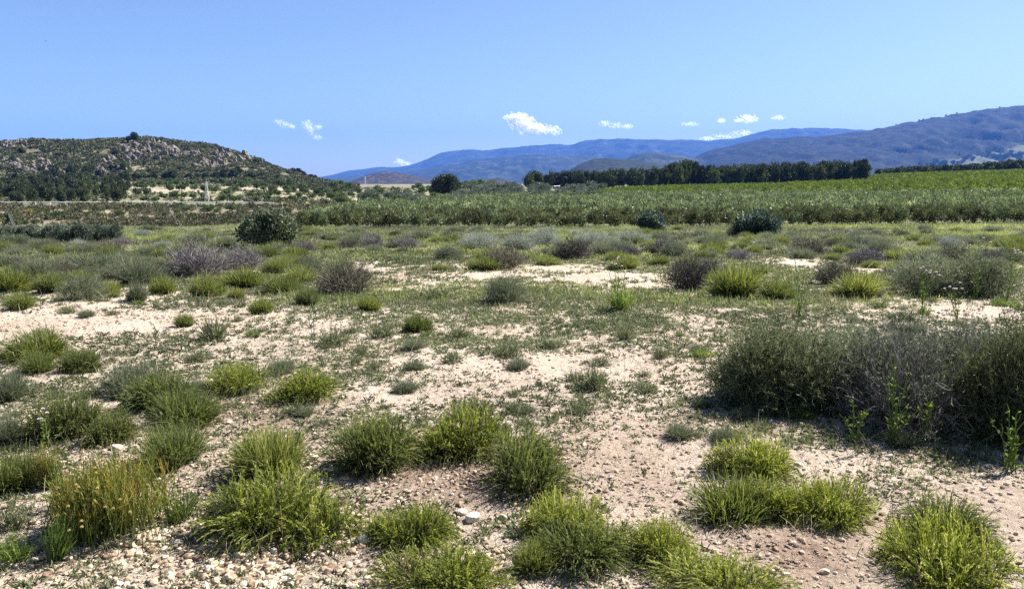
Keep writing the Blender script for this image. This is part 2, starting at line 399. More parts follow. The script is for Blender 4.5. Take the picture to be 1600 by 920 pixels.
def mountain_mat(name, dark, mid, light, scale, tan=None):
    m, nt, nd, lk = nodes(name)
    geo = nd.new('ShaderNodeNewGeometry')
    n = nd.new('ShaderNodeTexNoise'); n.inputs['Scale'].default_value = scale; n.inputs['Detail'].default_value = 10; n.inputs['Roughness'].default_value = .7
    lk.new(geo.outputs['Position'], n.inputs['Vector'])
    r = ramp(nd, [(.34, dark), (.5, mid), (.68, light)]); lk.new(n.outputs['Fac'], r.inputs[0])
    pb = nd.new('ShaderNodeBsdfPrincipled'); pb.inputs['Roughness'].default_value = .95; pb.inputs['Specular IOR Level'].default_value = .05
    src = r.outputs[0]
    if tan:
        a = nd.new('ShaderNodeAttribute'); a.attribute_name = 'tint'
        x = nd.new('ShaderNodeMix'); x.data_type = 'RGBA'; x.inputs[7].default_value = (*tan, 1)
        lk.new(src, x.inputs[6]); lk.new(a.outputs['Fac'], x.inputs[0]); src = x.outputs[2]
    lk.new(src, pb.inputs['Base Color'])
    o = nd.new('ShaderNodeOutputMaterial'); lk.new(pb.outputs[0], o.inputs[0])
    return m

# ------------------------------------------------------------------ cover maps (which ground grows what)
BARE = [(110,500,190,30,.9),(330,500,220,18,.5),(60,540,80,20,.6),(575,418,60,9,.9),(640,432,70,7,.8),(720,414,50,8,.7),(770,432,60,7,.8),(860,420,70,6,.8),(905,436,60,6,.8),(985,430,70,7,.9),(1010,446,50,5,.6),
        (1500,487,140,13,1),(1250,412,90,7,.8),(720,560,240,18,.55),(900,580,260,25,.65),(1350,425,50,6,.6),(620,610,120,30,.4),
        (1010,720,120,50,.6),(1300,715,140,25,.6),(1560,790,90,60,.7),(700,740,130,40,.8),(1250,870,120,60,.8)]
LUSH = [(1000,500,280,26,.5),(760,545,130,14,.6),(300,545,160,22,.35),(650,470,240,12,.55),(520,580,140,25,.25),(860,610,180,30,.2),(1300,690,130,18,.5),(1390,745,80,28,.4),(1500,715,100,12,.5),(1180,470,140,10,.4)]
def cover(px, py):
    c = np.interp(py, [300, 372, 395, 436, 462, 500, 560, 650, 730, 920], [1, .92, .74, .66, .60, .56, .58, .52, .30, .18])
    for x, y, rx, ry, s in BARE:
        wob = .1 + 1.8 * fbm(px * .024, py * .13, 77, 4)
        c = c - .8 * s * wob * np.exp(-(((px - x) / rx) ** 2 + ((py - y) / ry) ** 2))
    for x, y, rx, ry, s in LUSH:
        c = c + s * np.exp(-(((px - x) / rx) ** 2 + ((py - y) / ry) ** 2))
    return np.clip(c, 0, 1)
PINK = [(700,740,190,60,1.0),(1260,860,150,75,1.0),(420,640,130,55,.7),(900,700,160,60,.35),(1010,740,60,60,.3),(330,760,80,60,.5),(480,870,170,30,.3),(600,430,120,10,.5),(1180,650,120,25,.3)]
def pink(px, py):
    c = np.zeros_like(px) + .0
    for x, y, rx, ry, s in PINK:
        c = c + s * np.exp(-(((px - x) / rx) ** 2 + ((py - y) / ry) ** 2))
    return np.clip(c, 0, 1)

# ------------------------------------------------------------------ ground sheet
def build_ground():
    nc, nr = 520, 900
    s = np.sinh(np.linspace(-1.35, 1.35, nc)) / math.sinh(1.35) * 1.7
    d = np.exp(np.linspace(math.log(1.2), math.log(40000), nr))
    S, D = np.meshgrid(s, d, indexing='ij')
    Y = D - 5.0 * np.exp(-D / 30.0)
    X = S * (D + 0.0) + S * 4 * np.exp(-D / 30.)
    Z = terrain(X, Y)
    V = np.stack([X, Y, Z], -1).reshape(-1, 3)
    idx = np.arange(nc * nr).reshape(nc, nr)
    Q = np.stack([idx[:-1, :-1], idx[1:, :-1], idx[1:, 1:], idx[:-1, 1:]], -1)
    mb = MB(); mb.add(V, Q=Q)
    me = mb.mesh('ground', ground_mat(), True)
    px, py = project(X, np.maximum(Y, .5), Z)
    g = cover(px, py) + .35 * (fbm(X * .5, Y * .5, 71, 3) - .5)
    hillm = sstep(330, 420, Y) * (1 - sstep(1500, 2500, Y)) * (1 - sstep(520, 620, px))
    emb = sstep(104, 122, Y) * (1 - sstep(158, 165, Y)) * (1 - sstep(430, 600, px))
    terr = sstep(160, 200, Y) * (1 - sstep(520, 1000, px)) * (1 - hillm)
    far = sstep(900, 1500, Y)
    g = np.clip(g * (1 - .55 * emb) * (1 - .45 * terr * (fbm(X * .03, Y * .06, 3, 3) > .46)), 0, 1)
    g = g * (1 - .3 * far)
    pinkm = np.clip(pink(px, py) + .55 * emb + .25 * terr, 0, 1)
    g = g * (.35 + .65 * sstep(11, 26, Y))
    z = np.stack([g, np.clip(hillm * .9 + .7 * emb + .8 * sstep(330, 480, Y) * (1 - sstep(900, 1000, px)), 0, 1), pinkm, np.ones_like(g)], -1).reshape(-1, 4)
    at = me.color_attributes.new('zone', 'FLOAT_COLOR', 'POINT')
    at.data.foreach_set('color', z.astype(np.float32).ravel())
    tag(link('ground', me), kind='structure')
build_ground()

# ------------------------------------------------------------------ mountains
def mountain(name, prof, Yr, depth, base_py, mat, seed, rug=.12, back=1.0, gul=6., tint=None):
    prof = np.array(prof, float)
    n = 240; m = 70
    a = np.linspace(prof[0, 0], prof[-1, 0], n)
    h = np.interp(a, prof[:, 0], prof[:, 1])
    k = np.hanning(9); k /= k.sum(); h = np.convolve(np.pad(h, 4, mode='edge'), k, 'valid')
    zr = np.array([at_depth(x, y, Yr)[1] for x, y in zip(a, h)])
    zb = at_depth(800, base_py, Yr - depth)[1] - 2
    t = np.concatenate([np.linspace(0, 1, m), 1 + np.linspace(.05, back, 24)])
    A, T = np.meshgrid(a, t, indexing='ij')
    Y = Yr - depth + depth * T
    X = (A - CX) / FPX * Yr * (.25 + .75 * Y / Yr)
    shape = np.where(T <= 1, np.clip(T, 0, 1) ** 1.15, np.clip(1 - (T - 1) / back, 0, 1) ** .9)
    H = np.maximum(zr - zb, 1.0)[:, None]
    width = (X.max() - X.min())
    u = X / width * gul * 4; v = Y / width * gul * 1.6
    ridg = 1 - np.abs(2 * fbm(u, v, seed, 5) - 1)
    env = np.clip(T, 0, 1) * np.clip((1 - np.clip(T, 0, 1)) * 1.6 + .10, 0, 1)
    Z = zb + H * shape + H * rug * 4 * (ridg - .72) * env
    Z = np.where(T >= 1.9999, zb - 30, Z)
    mb = MB()
    idx = np.arange(A.size).reshape(A.shape)
    Q = np.stack([idx[:-1, :-1], idx[1:, :-1], idx[1:, 1:], idx[:-1, 1:]], -1)
    tt = .0 if tint is None else tint(A, T, X, Y)
    mb.add(np.stack([X, Y, Z], -1), Q=Q, tint=np.broadcast_to(tt, A.shape).ravel())
    o = link(name, mb.mesh(name, mat, True))
    return tag(o, kind='structure')

mm_far = mountain_mat('far_forest', (.006,.010,.007), (.022,.03,.018), (.07,.07,.05), .004)
mm_near = mountain_mat('near_mountain', (.002,.004,.004), (.008,.012,.009), (.045,.043,.036), .014, (.10,.112,.062))
mm_low = mountain_mat('low_hill', (.008,.012,.007), (.018,.023,.012), (.035,.036,.022), .02)
mm_rock = mountain_mat('rocky_hill', (.013,.013,.011), (.034,.029,.026), (.10,.085,.076), .03)
mountain('far_mountain_range', [(380,286),(470,281),(520,274.5),(545,267),(575,264),(598,260.5),(620,262.5),(650,257),(672,248),(690,239),(712,235),(740,233.5),(762,236.5),(790,231),(830,228),(866,224),(890,227.5),(912,219.5),(955,217),(1000,218),(1060,219),(1110,220),(1140,218),(1165,211),(1185,206),(1205,202),(1260,200.5),(1340,203),(1420,214),(1560,240)], 15000, 5200, 286, mm_far, 3, .15, .8, 12)
mountain('foothill_range', [(430,287),(500,281),(560,276),(610,270),(660,266),(700,259),(745,250),(790,245),(830,242.5),(870,242),(910,242),(940,246),(970,255),(1010,262),(1100,272),(1200,285)], 9500, 3000, 287, mm_far, 8, .16, .8, 12)
def toe(A, T, X, Y):
    lim = .30 + .20 * np.clip((A - 1400) / 200, 0, 1.3)
    f = (1 - sstep(lim - .04, lim, T)) * sstep(1350, 1440, A) * sstep(.38, .50, fbm(X * .0039, Y * .0078, 5, 3))
    return np.clip(f, 0, 1)
mountain('mountain', [(1040,280),(1062,258),(1085,243),(1110,234),(1150,224.5),(1190,217),(1230,214.5),(1265,213.5),(1300,210),(1335,206),(1370,199),(1400,193),(1430,187),(1460,182),(1500,175),(1535,170.5),(1570,167),(1600,163),(1700,154),(1820,150),(1950,165)], 6600, 2800, 286, mm_near, 15, .13, .9, 12, toe)
mountain('hill', [(860,284),(885,268),(905,256),(925,249),(945,247),(965,248.5),(1000,252),(1030,257),(1065,265),(1100,280)], 3600, 900, 287, mm_low, 19, .05, .9, 4)
mountain('hill', [(930,286),(965,256),(985,244),(1003,239.5),(1030,240),(1060,242.5),(1090,249),(1130,262),(1170,283)], 6000, 1500, 286, mm_far, 23, .10, .9, 4)
mountain('hill', [(505,292),(535,288),(560,280),(580,272),(600,268),(622,268.5),(640,273),(665,279),(690,284),(712,290)], 3600, 700, 288.5, mm_rock, 27, .14, .9, 5)
mountain('hill', [(738,289),(755,284),(768,279.5),(780,277.5),(795,282),(812,289)], 3000, 400, 288, mm_rock, 29, .12, .9, 4)

# ------------------------------------------------------------------ plant shapes (unit size: radius about 1, height about 1)
def bez(p0, p1, p2, k):
    t = np.linspace(0, 1, k)[None, :, None]
    return (1 - t) ** 2 * p0[:, None] + 2 * t * (1 - t) * p1[:, None] + t ** 2 * p2[:, None]

def lobes(g, n, spread, rlo, rhi):
    c = []
    for i in range(n):
        a = g.random() * 6.283; r = spread * math.sqrt(g.random())
        c.append((r * math.cos(a), r * math.sin(a), rlo + (rhi - rlo) * g.random()))
    return np.array(c)

def dome_stems(g, n, lob, base_r=.3, tmax=86, k=6, droop=.10, up=.55, lmin=.72, hmul=1.0):
    li = g.integers(0, len(lob), n)
    cen = lob[li, :2]; rad = lob[li, 2]
    u = g.random(n); th = np.arccos(1 - u * (1 - math.cos(R(tmax)))) * (.9 + .2 * g.random(n))
    ph = g.random(n) * 6.283
    d = np.stack([np.sin(th) * np.cos(ph), np.sin(th) * np.sin(ph), np.cos(th)], -1)
    L = rad * (lmin + (1.03 - lmin) * g.random(n) ** .7)
    b = base_r * rad * np.sqrt(g.random(n))
    p0 = np.stack([cen[:, 0] + b * np.cos(ph + g.normal(0, .5, n)), cen[:, 1] + b * np.sin(ph + g.normal(0, .5, n)), np.zeros(n)], -1)
    tip = np.stack([cen[:, 0], cen[:, 1], np.zeros(n)], -1) + d * L[:, None]
    tip[:, 2] = tip[:, 2] * hmul - droop * np.sin(th) * L * g.random(n) + .03
    mid = p0 * .5 + tip * .5; mid[:, 2] += up * .35 * L * np.sin(th); mid += g.normal(0, .04, (n, 3))
    P = bez(p0, mid, tip, k)
    return P, th, li

def norm_h(mb):
    V = np.concatenate(mb.V); h = np.percentile(V[:, 2], 99.5); r = np.percentile(np.hypot(V[:, 0], V[:, 1]), 98)
    for v in mb.V:
        v[:, :2] /= r; v[:, 2] /= h

def feather_tussock(seed, mat, n=900, leafl=28, nl=5, ll=.055, lw=.0072):
    g = np.random.default_rng(seed); mb = MB()
    lob = lobes(g, nl, .50, .45, .78); lob[0] = (0, 0, .78)
    P, th, li = dome_stems(g, n, lob, .40, 96, 8, .20, .75, .80, .88)
    P += np.cumsum(g.normal(0, .008, P.shape), 1)
    st = np.clip(.42 + g.normal(0, .16, n) + (g.random(n) < .05) * .35, .05, 1)
    k = P.shape[1]
    add_strips(mb, P, np.linspace(.011, .006, k), g, np.linspace(.15, .0, k)[None, ::-1] * 0 + np.linspace(-.55, .02, k)[None] + st[:, None], 0)  # tint falls towards the foot: shade at the tussock base put into the colour
    # leaflets brush-like round the outer part of every shoot
    s = .28 + .72 * g.random((n, leafl)) ** .8
    f = s * (k - 1); i = np.minimum(f.astype(int), k - 2); u = (f - i)[..., None]
    ar = np.arange(n)[:, None]
    pos = P[ar, i] * (1 - u) + P[ar, i + 1] * u
    tan = unit(P[ar, i + 1] - P[ar, i])
    perp = unit(np.cross(tan, rdir(n * leafl, g).reshape(n, leafl, 3)))
    ang = R(21) + g.normal(0, .13, (n, leafl, 1))
    D = unit(tan * np.cos(ang) + perp * np.sin(ang))
    tt = np.clip(st[:, None] + (s - .76) * 1.0 + g.normal(0, .10, s.shape), 0, 1)  # inner leaflets painted darker as if shaded, tips lighter as if sunlit
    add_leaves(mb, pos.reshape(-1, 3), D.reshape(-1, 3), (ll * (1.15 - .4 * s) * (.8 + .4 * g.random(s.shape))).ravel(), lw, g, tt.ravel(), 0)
    # dead stuff near the base
    nb = n // 6
    P2, _, _ = dome_stems(g, nb, lob * np.array([1, 1, .98]), .5, 89, 4, .2, .2, .4, .8)
    add_strips(mb, P2, np.linspace(.012, .004, 4), g, .4 + .5 * g.random(nb), 1)
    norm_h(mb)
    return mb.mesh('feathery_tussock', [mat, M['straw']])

def blade_tussock(seed, mat, n=1500, nl=3, w=.013, tmax=72, up=.5, droop=.12, lmin=.55, leaf=0):
    g = np.random.default_rng(seed); mb = MB()
    lob = lobes(g, nl, .35, .55, .85); lob[0] = (0, 0, .85)
    P, th, li = dome_stems(g, n, lob, .38, tmax, 6, droop, up, lmin)
    st = np.clip(.42 + g.normal(0, .17, n) + (g.random(n) < .07) * .45, 0, 1)
    k = P.shape[1]
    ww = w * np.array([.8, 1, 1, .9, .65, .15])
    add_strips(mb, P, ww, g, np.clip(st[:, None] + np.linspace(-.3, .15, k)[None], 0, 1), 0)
    if leaf:
        s = .35 + .65 * g.random((n, leaf)); f = s * (k - 1); i = np.minimum(f.astype(int), k - 2); u = (f - i)[..., None]; ar = np.arange(n)[:, None]
        pos = P[ar, i] * (1 - u) + P[ar, i + 1] * u; tan = unit(P[ar, i + 1] - P[ar, i])
        D = unit(tan + .75 * rdir(n * leaf, g).reshape(n, leaf, 3))
        add_leaves(mb, pos.reshape(-1, 3), D.reshape(-1, 3), .05 + .04 * g.random(n * leaf), w * .9, g, np.clip(np.repeat(st, leaf) + g.normal(0, .12, n * leaf), 0, 1), 0)
    norm_h(mb)
    return mb.mesh('blade_tussock', [mat, M['wood']])

def broom_plant(seed, mat, n=1300, flowers=40):
    g = np.random.default_rng(seed); mb = MB()
    lob = lobes(g, 4, .35, .6, .85)
    P, th, li = dome_stems(g, n, lob, .7, 50, 6, .02, .25, .6)
    st = np.clip(.35 + g.normal(0, .13, n), 0, 1)
    tipc = np.where(g.random(n) < .4, .28 + .2 * g.random(n), .1)
    k = P.shape[1]
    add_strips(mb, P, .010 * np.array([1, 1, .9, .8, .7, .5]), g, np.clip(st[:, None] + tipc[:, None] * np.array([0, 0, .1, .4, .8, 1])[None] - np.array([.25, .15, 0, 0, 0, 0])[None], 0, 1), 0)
    q = g.integers(0, n, n * 5)
    s = .5 + .5 * g.random(n * 5); f = s * (k - 1); i = np.minimum(f.astype(int), k - 2); u = (f - i)[:, None]
    pos = P[q, i] * (1 - u) + P[q, i + 1] * u
    D = unit(unit(P[q, i + 1] - P[q, i]) + .6 * rdir(len(q), g))
    add_leaves(mb, pos, D, .045 + .04 * g.random(len(q)), .011, g, np.clip(st[q] + tipc[q] * s ** 2 + g.normal(0, .08, len(q)), 0, 1), 0)
    norm_h(mb)
    return mb

def twig_bush(seed, mat, n=260, sub=5, sub2=4, width=.016, tmax=80, leafmat=None, leaves=0, flat=1.0):
    """thorny bush: stems that fork twice, no leaves or few"""
    g = np.random.default_rng(seed); mb = MB()
    lob = lobes(g, 4, .35, .6, .85); lob[0] = (0, 0, .85)
    P, th, li = dome_stems(g, n, lob, .35, tmax, 6, .05, .25, .5)
    P += np.cumsum(g.normal(0, .016, P.shape), 1)
    st = np.clip(.35 + g.normal(0, .16, n), 0, 1)
    add_strips(mb, P, np.linspace(width, width * .45, 6), g, st, 0)
    def fork(P, st, m, ln, w):
        n, k, _ = P.shape
        q = np.repeat(np.arange(n), m); s = .35 + .62 * g.random(n * m); f = s * (k - 1)
        i = np.minimum(f.astype(int), k - 2); u = (f - i)[:, None]
        p0 = P[q, i] * (1 - u) + P[q, i + 1] * u
        tan = unit(P[q, i + 1] - P[q, i])
        D = unit(tan + .8 * rdir(n * m, g) + np.array([0, 0, .15]))
        L = ln * (.5 + .8 * g.random(n * m))[:, None]
        p2 = p0 + D * L; p1 = (p0 + p2) / 2 + g.normal(0, .15, p0.shape) * L
        Q = bez(p0, p1, p2, 4); Q[..., 2] = np.maximum(Q[..., 2], .01)
        s2 = np.clip(st[q] + .12 + g.normal(0, .12, n * m), 0, 1)
        add_strips(mb, Q, np.linspace(w, w * .4, 4), g, s2, 0)
        return Q, s2
    Q, s2 = fork(P, st, sub, .30, width * .6)
    Q2, s3 = fork(Q, s2, sub2, .15, width * .42)
    if leaves:
        n2 = len(Q2); q = g.integers(0, n2, n2 * leaves)
        u = g.random((len(q), 1)); pos = Q2[q, 1] * (1 - u) + Q2[q, 3] * u
        D = unit(unit(Q2[q, 3] - Q2[q, 1]) + .8 * rdir(len(q), g))
        add_leaves(mb, pos, D, .035 + .035 * g.random(len(q)), .012, g, np.clip(.4 + g.normal(0, .2, len(q)), 0, 1), 1)
    norm_h(mb)
    return mb.mesh('twiggy_bush', [mat, leafmat or mat])

def leaf_shrub(seed, mat, nclump=46, per=70, ll=.10, lw=.045, hollow=.45, trunk=True, flat=.0, zc=.52, zr=.5, pale=.0):
    """leafy crown: leaves packed in many uneven clumps on branches; unit radius and height"""
    g = np.random.default_rng(seed); mb = MB()
    d = rdir(nclump, g); d[:, 2] = np.where(d[:, 2] < -.75, -d[:, 2], d[:, 2])
    r = hollow + (1 - hollow) * g.random(nclump) ** .5
    c = d * r[:, None] * np.array([.86, .86, zr * .92]) + np.array([0, 0, zc])
    c[:, :2] *= (1 - flat * np.clip(c[:, 2:3] - .5, 0, 1))
    cr = (.13 + .16 * g.random(nclump))
    q = np.repeat(np.arange(nclump), per)
    off = rdir(len(q), g) * (g.random((len(q), 1)) ** .45) * cr[q][:, None]
    pos = c[q] + off * np.array([1, 1, .8])
    pos[:, 2] = np.maximum(pos[:, 2], .015)
    D = unit(unit(off) + .7 * rdir(len(q), g) + np.array([0, 0, .25]))
    ct = np.clip(.42 + g.normal(0, .13, nclump), 0, 1)
    tt = np.clip(ct[q] + g.normal(0, .12, len(q)) + pale * (g.random(len(q)) < .14), 0, 1)
    add_leaves(mb, pos, D, ll * (.7 + .6 * g.random(len(q))), lw, g, tt, 0)
    for i in range(0, nclump, 2):
        p2 = c[i] * .97; p0 = np.array([g.normal(0, .04), g.normal(0, .04), 0.0]); p1 = np.array([p2[0] * .35, p2[1] * .35, p2[2] * .55])
        tube(mb, bez(p0[None], p1[None], p2[None], 5)[0], np.linspace(.028, .008, 5), 4, .4, 1)
    norm_h(mb)
    return mb.mesh('leafy_shrub', [mat, M['wood']])

def tree_crown(seed, mat, nclump=60, per=55, ll=.085, lw=.05, shape='round', z0=.2):
    """crown occupying z0..1 of unit height, radius 1; returned as builder"""
    g = np.random.default_rng(seed); mb = MB()
    d = rdir(nclump, g); r = .35 + .65 * g.random(nclump) ** .5
    c = d * r[:, None]
    h = (c[:, 2] + 1) / 2
    if shape == 'pine':       # irregular oval, fuller above
        wid = np.interp(h, [0, .25, .6, .85, 1], [.55, .95, 1, .75, .4])
    elif shape == 'column':
        wid = np.interp(h, [0, .15, .6, 1], [.7, 1, .85, .3])
    else:
        wid = np.ones_like(h)
    c[:, :2] *= wid[:, None] * .86
    c[:, 2] = z0 + (1 - z0) * (.06 + .88 * h)
    cr = (.15 + .17 * g.random(nclump))
    q = np.repeat(np.arange(nclump), per)
    off = rdir(len(q), g) * (g.random((len(q), 1)) ** .45) * cr[q][:, None]
    pos = c[q] + off * np.array([1, 1, .42 if shape != 'round' else .5])
    D = unit(unit(off) + .8 * rdir(len(q), g))
    ct = np.clip(.42 + g.normal(0, .14, nclump), 0, 1)
    tt = np.clip(ct[q] + g.normal(0, .12, len(q)), 0, 1)
    D[:, 2] *= .55
    add_leaves(mb, pos, D, ll * (.7 + .6 * g.random(len(q))), lw, g, tt, 0)
    return mb, c

def tree_trunk(seed, c, z0, r=.07):
    g = np.random.default_rng(seed + 500); mb = MB()
    tube(mb, [(0, 0, -.02), (g.normal(0, .02), 0, z0 * .5), (g.normal(0, .05), g.normal(0, .05), z0 + .1), (0, 0, .8)], [r * 1.2, r, r * .8, r * .25], 7)
    for i in range(0, len(c), 4):
        z = max(z0 * .8, c[i, 2] - .22)
        tube(mb, [(0, 0, z), (c[i, 0] * .5, c[i, 1] * .5, c[i, 2] - .08), tuple(c[i])], [r * .4, r * .25, r * .1], 4)
    return mb.mesh('trunk', M['bark'])

# ------------------------------------------------------------------ mesh library
LIB = {
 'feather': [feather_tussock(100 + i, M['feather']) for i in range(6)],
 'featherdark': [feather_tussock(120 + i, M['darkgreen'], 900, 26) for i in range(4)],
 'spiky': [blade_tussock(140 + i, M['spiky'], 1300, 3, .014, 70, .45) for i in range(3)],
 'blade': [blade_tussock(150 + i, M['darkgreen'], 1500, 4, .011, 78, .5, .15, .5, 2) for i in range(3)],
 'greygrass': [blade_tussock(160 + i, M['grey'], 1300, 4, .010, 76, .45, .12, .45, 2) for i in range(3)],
 'twig': [twig_bush(200 + i, M['twig'], 200, 5, 3) for i in range(3)],
 'twigbrown': [twig_bush(210 + i, M['twigbrown'], 190, 5, 3, leafmat=M['grey'], leaves=1) for i in range(3)],
 'purple': [twig_bush(220 + i, M['purple'], 200, 5, 3, leafmat=M['grey'], leaves=1) for i in range(2)],
 'silver': [twig_bush(230 + i, M['silver'], 160, 5, 3, .014, leafmat=M['silver'], leaves=2) for i in range(3)],
 'greybush': [twig_bush(240 + i, M['grey'], 200, 5, 3, .013, leafmat=M['grey'], leaves=3) for i in range(3)],
 'shrubleaf': [leaf_shrub(260 + i, M['shrubleaf'], 90, 95, .11, .05, .35, pale=.45) for i in range(2)],
 'blueshrub': [leaf_shrub(270 + i, M['blueshrub'], 80, 80, .12, .06, .35, pale=.35) for i in range(2)],
 'herb': [blade_tussock(280 + i, M['herb'], 140, 3, .022, 68, .3, .1, .4, 9) for i in range(3)],
 'greyherb': [blade_tussock(290 + i, M['weed'], 150, 4, .020, 80, .3, .1, .4, 9) for i in range(3)],
 'yellow': [leaf_shrub(300, M['yellow'], 34, 50, .12, .05, .4)],
 'hillbush': [leaf_shrub(310 + i, M['scrub'], 16, 26, .24, .13, .3) for i in range(4)],
 'bankbush': [leaf_shrub(320 + i, M['almond'], 22, 34, .2, .09, .3) for i in range(3)],
 'reedbush': [leaf_shrub(330 + i, M['silverolive'], 40, 46, .17, .05, .35) for i in range(4)],
}
def pick(kind):
    L = LIB[kind]; LIB[kind] = L[1:] + L[:1]
    return L[0]

def place(kind, name, cx, top, bot, w, label, cat, group=None, me=None, front=.55, dz=-.02):
    """stand a plant so that its foot meets the ground where the photo shows it"""
    X, Y, Z = hit(cx, bot)
    r = w / 2 * Y / FPX
    d = math.hypot(X, Y)
    k = 1 + front * r / d
    X, Y = X * k, Y * k
    Z = float(terrain(X, Y))
    if Y < 9 and name == 'grass_tussock': top = top + .10 * (bot - top)
    dv = ray(cx, top)[1:]; dv = dv / np.linalg.norm(dv)
    S = abs(dv[1] * Y - dv[0] * (Z - CAMZ))              # height of the seen top above the foot, square to the line of sight
    al = math.atan2(CAMZ - Z, Y)
    h = max(math.sqrt(max(S * S - (.72 * r * math.sin(al)) ** 2, 0)) / math.cos(al), .32 * r)
    o = link(name, me or pick(kind), None, (X, Y, Z + dz * min(1, h)))
    q = .94 + .12 * random.random(); o.scale = (r * 1.17 * q, r * 1.12 / q, h)
    tl = .10 if name in ('grass_tussock', 'weed', 'bush', 'low_bush', 'thorn_bush') else 0
    o.rotation_euler = (random.gauss(0, tl), random.gauss(0, tl), random.random() * 6.28)
    tag(o, label, cat, group)
    return o

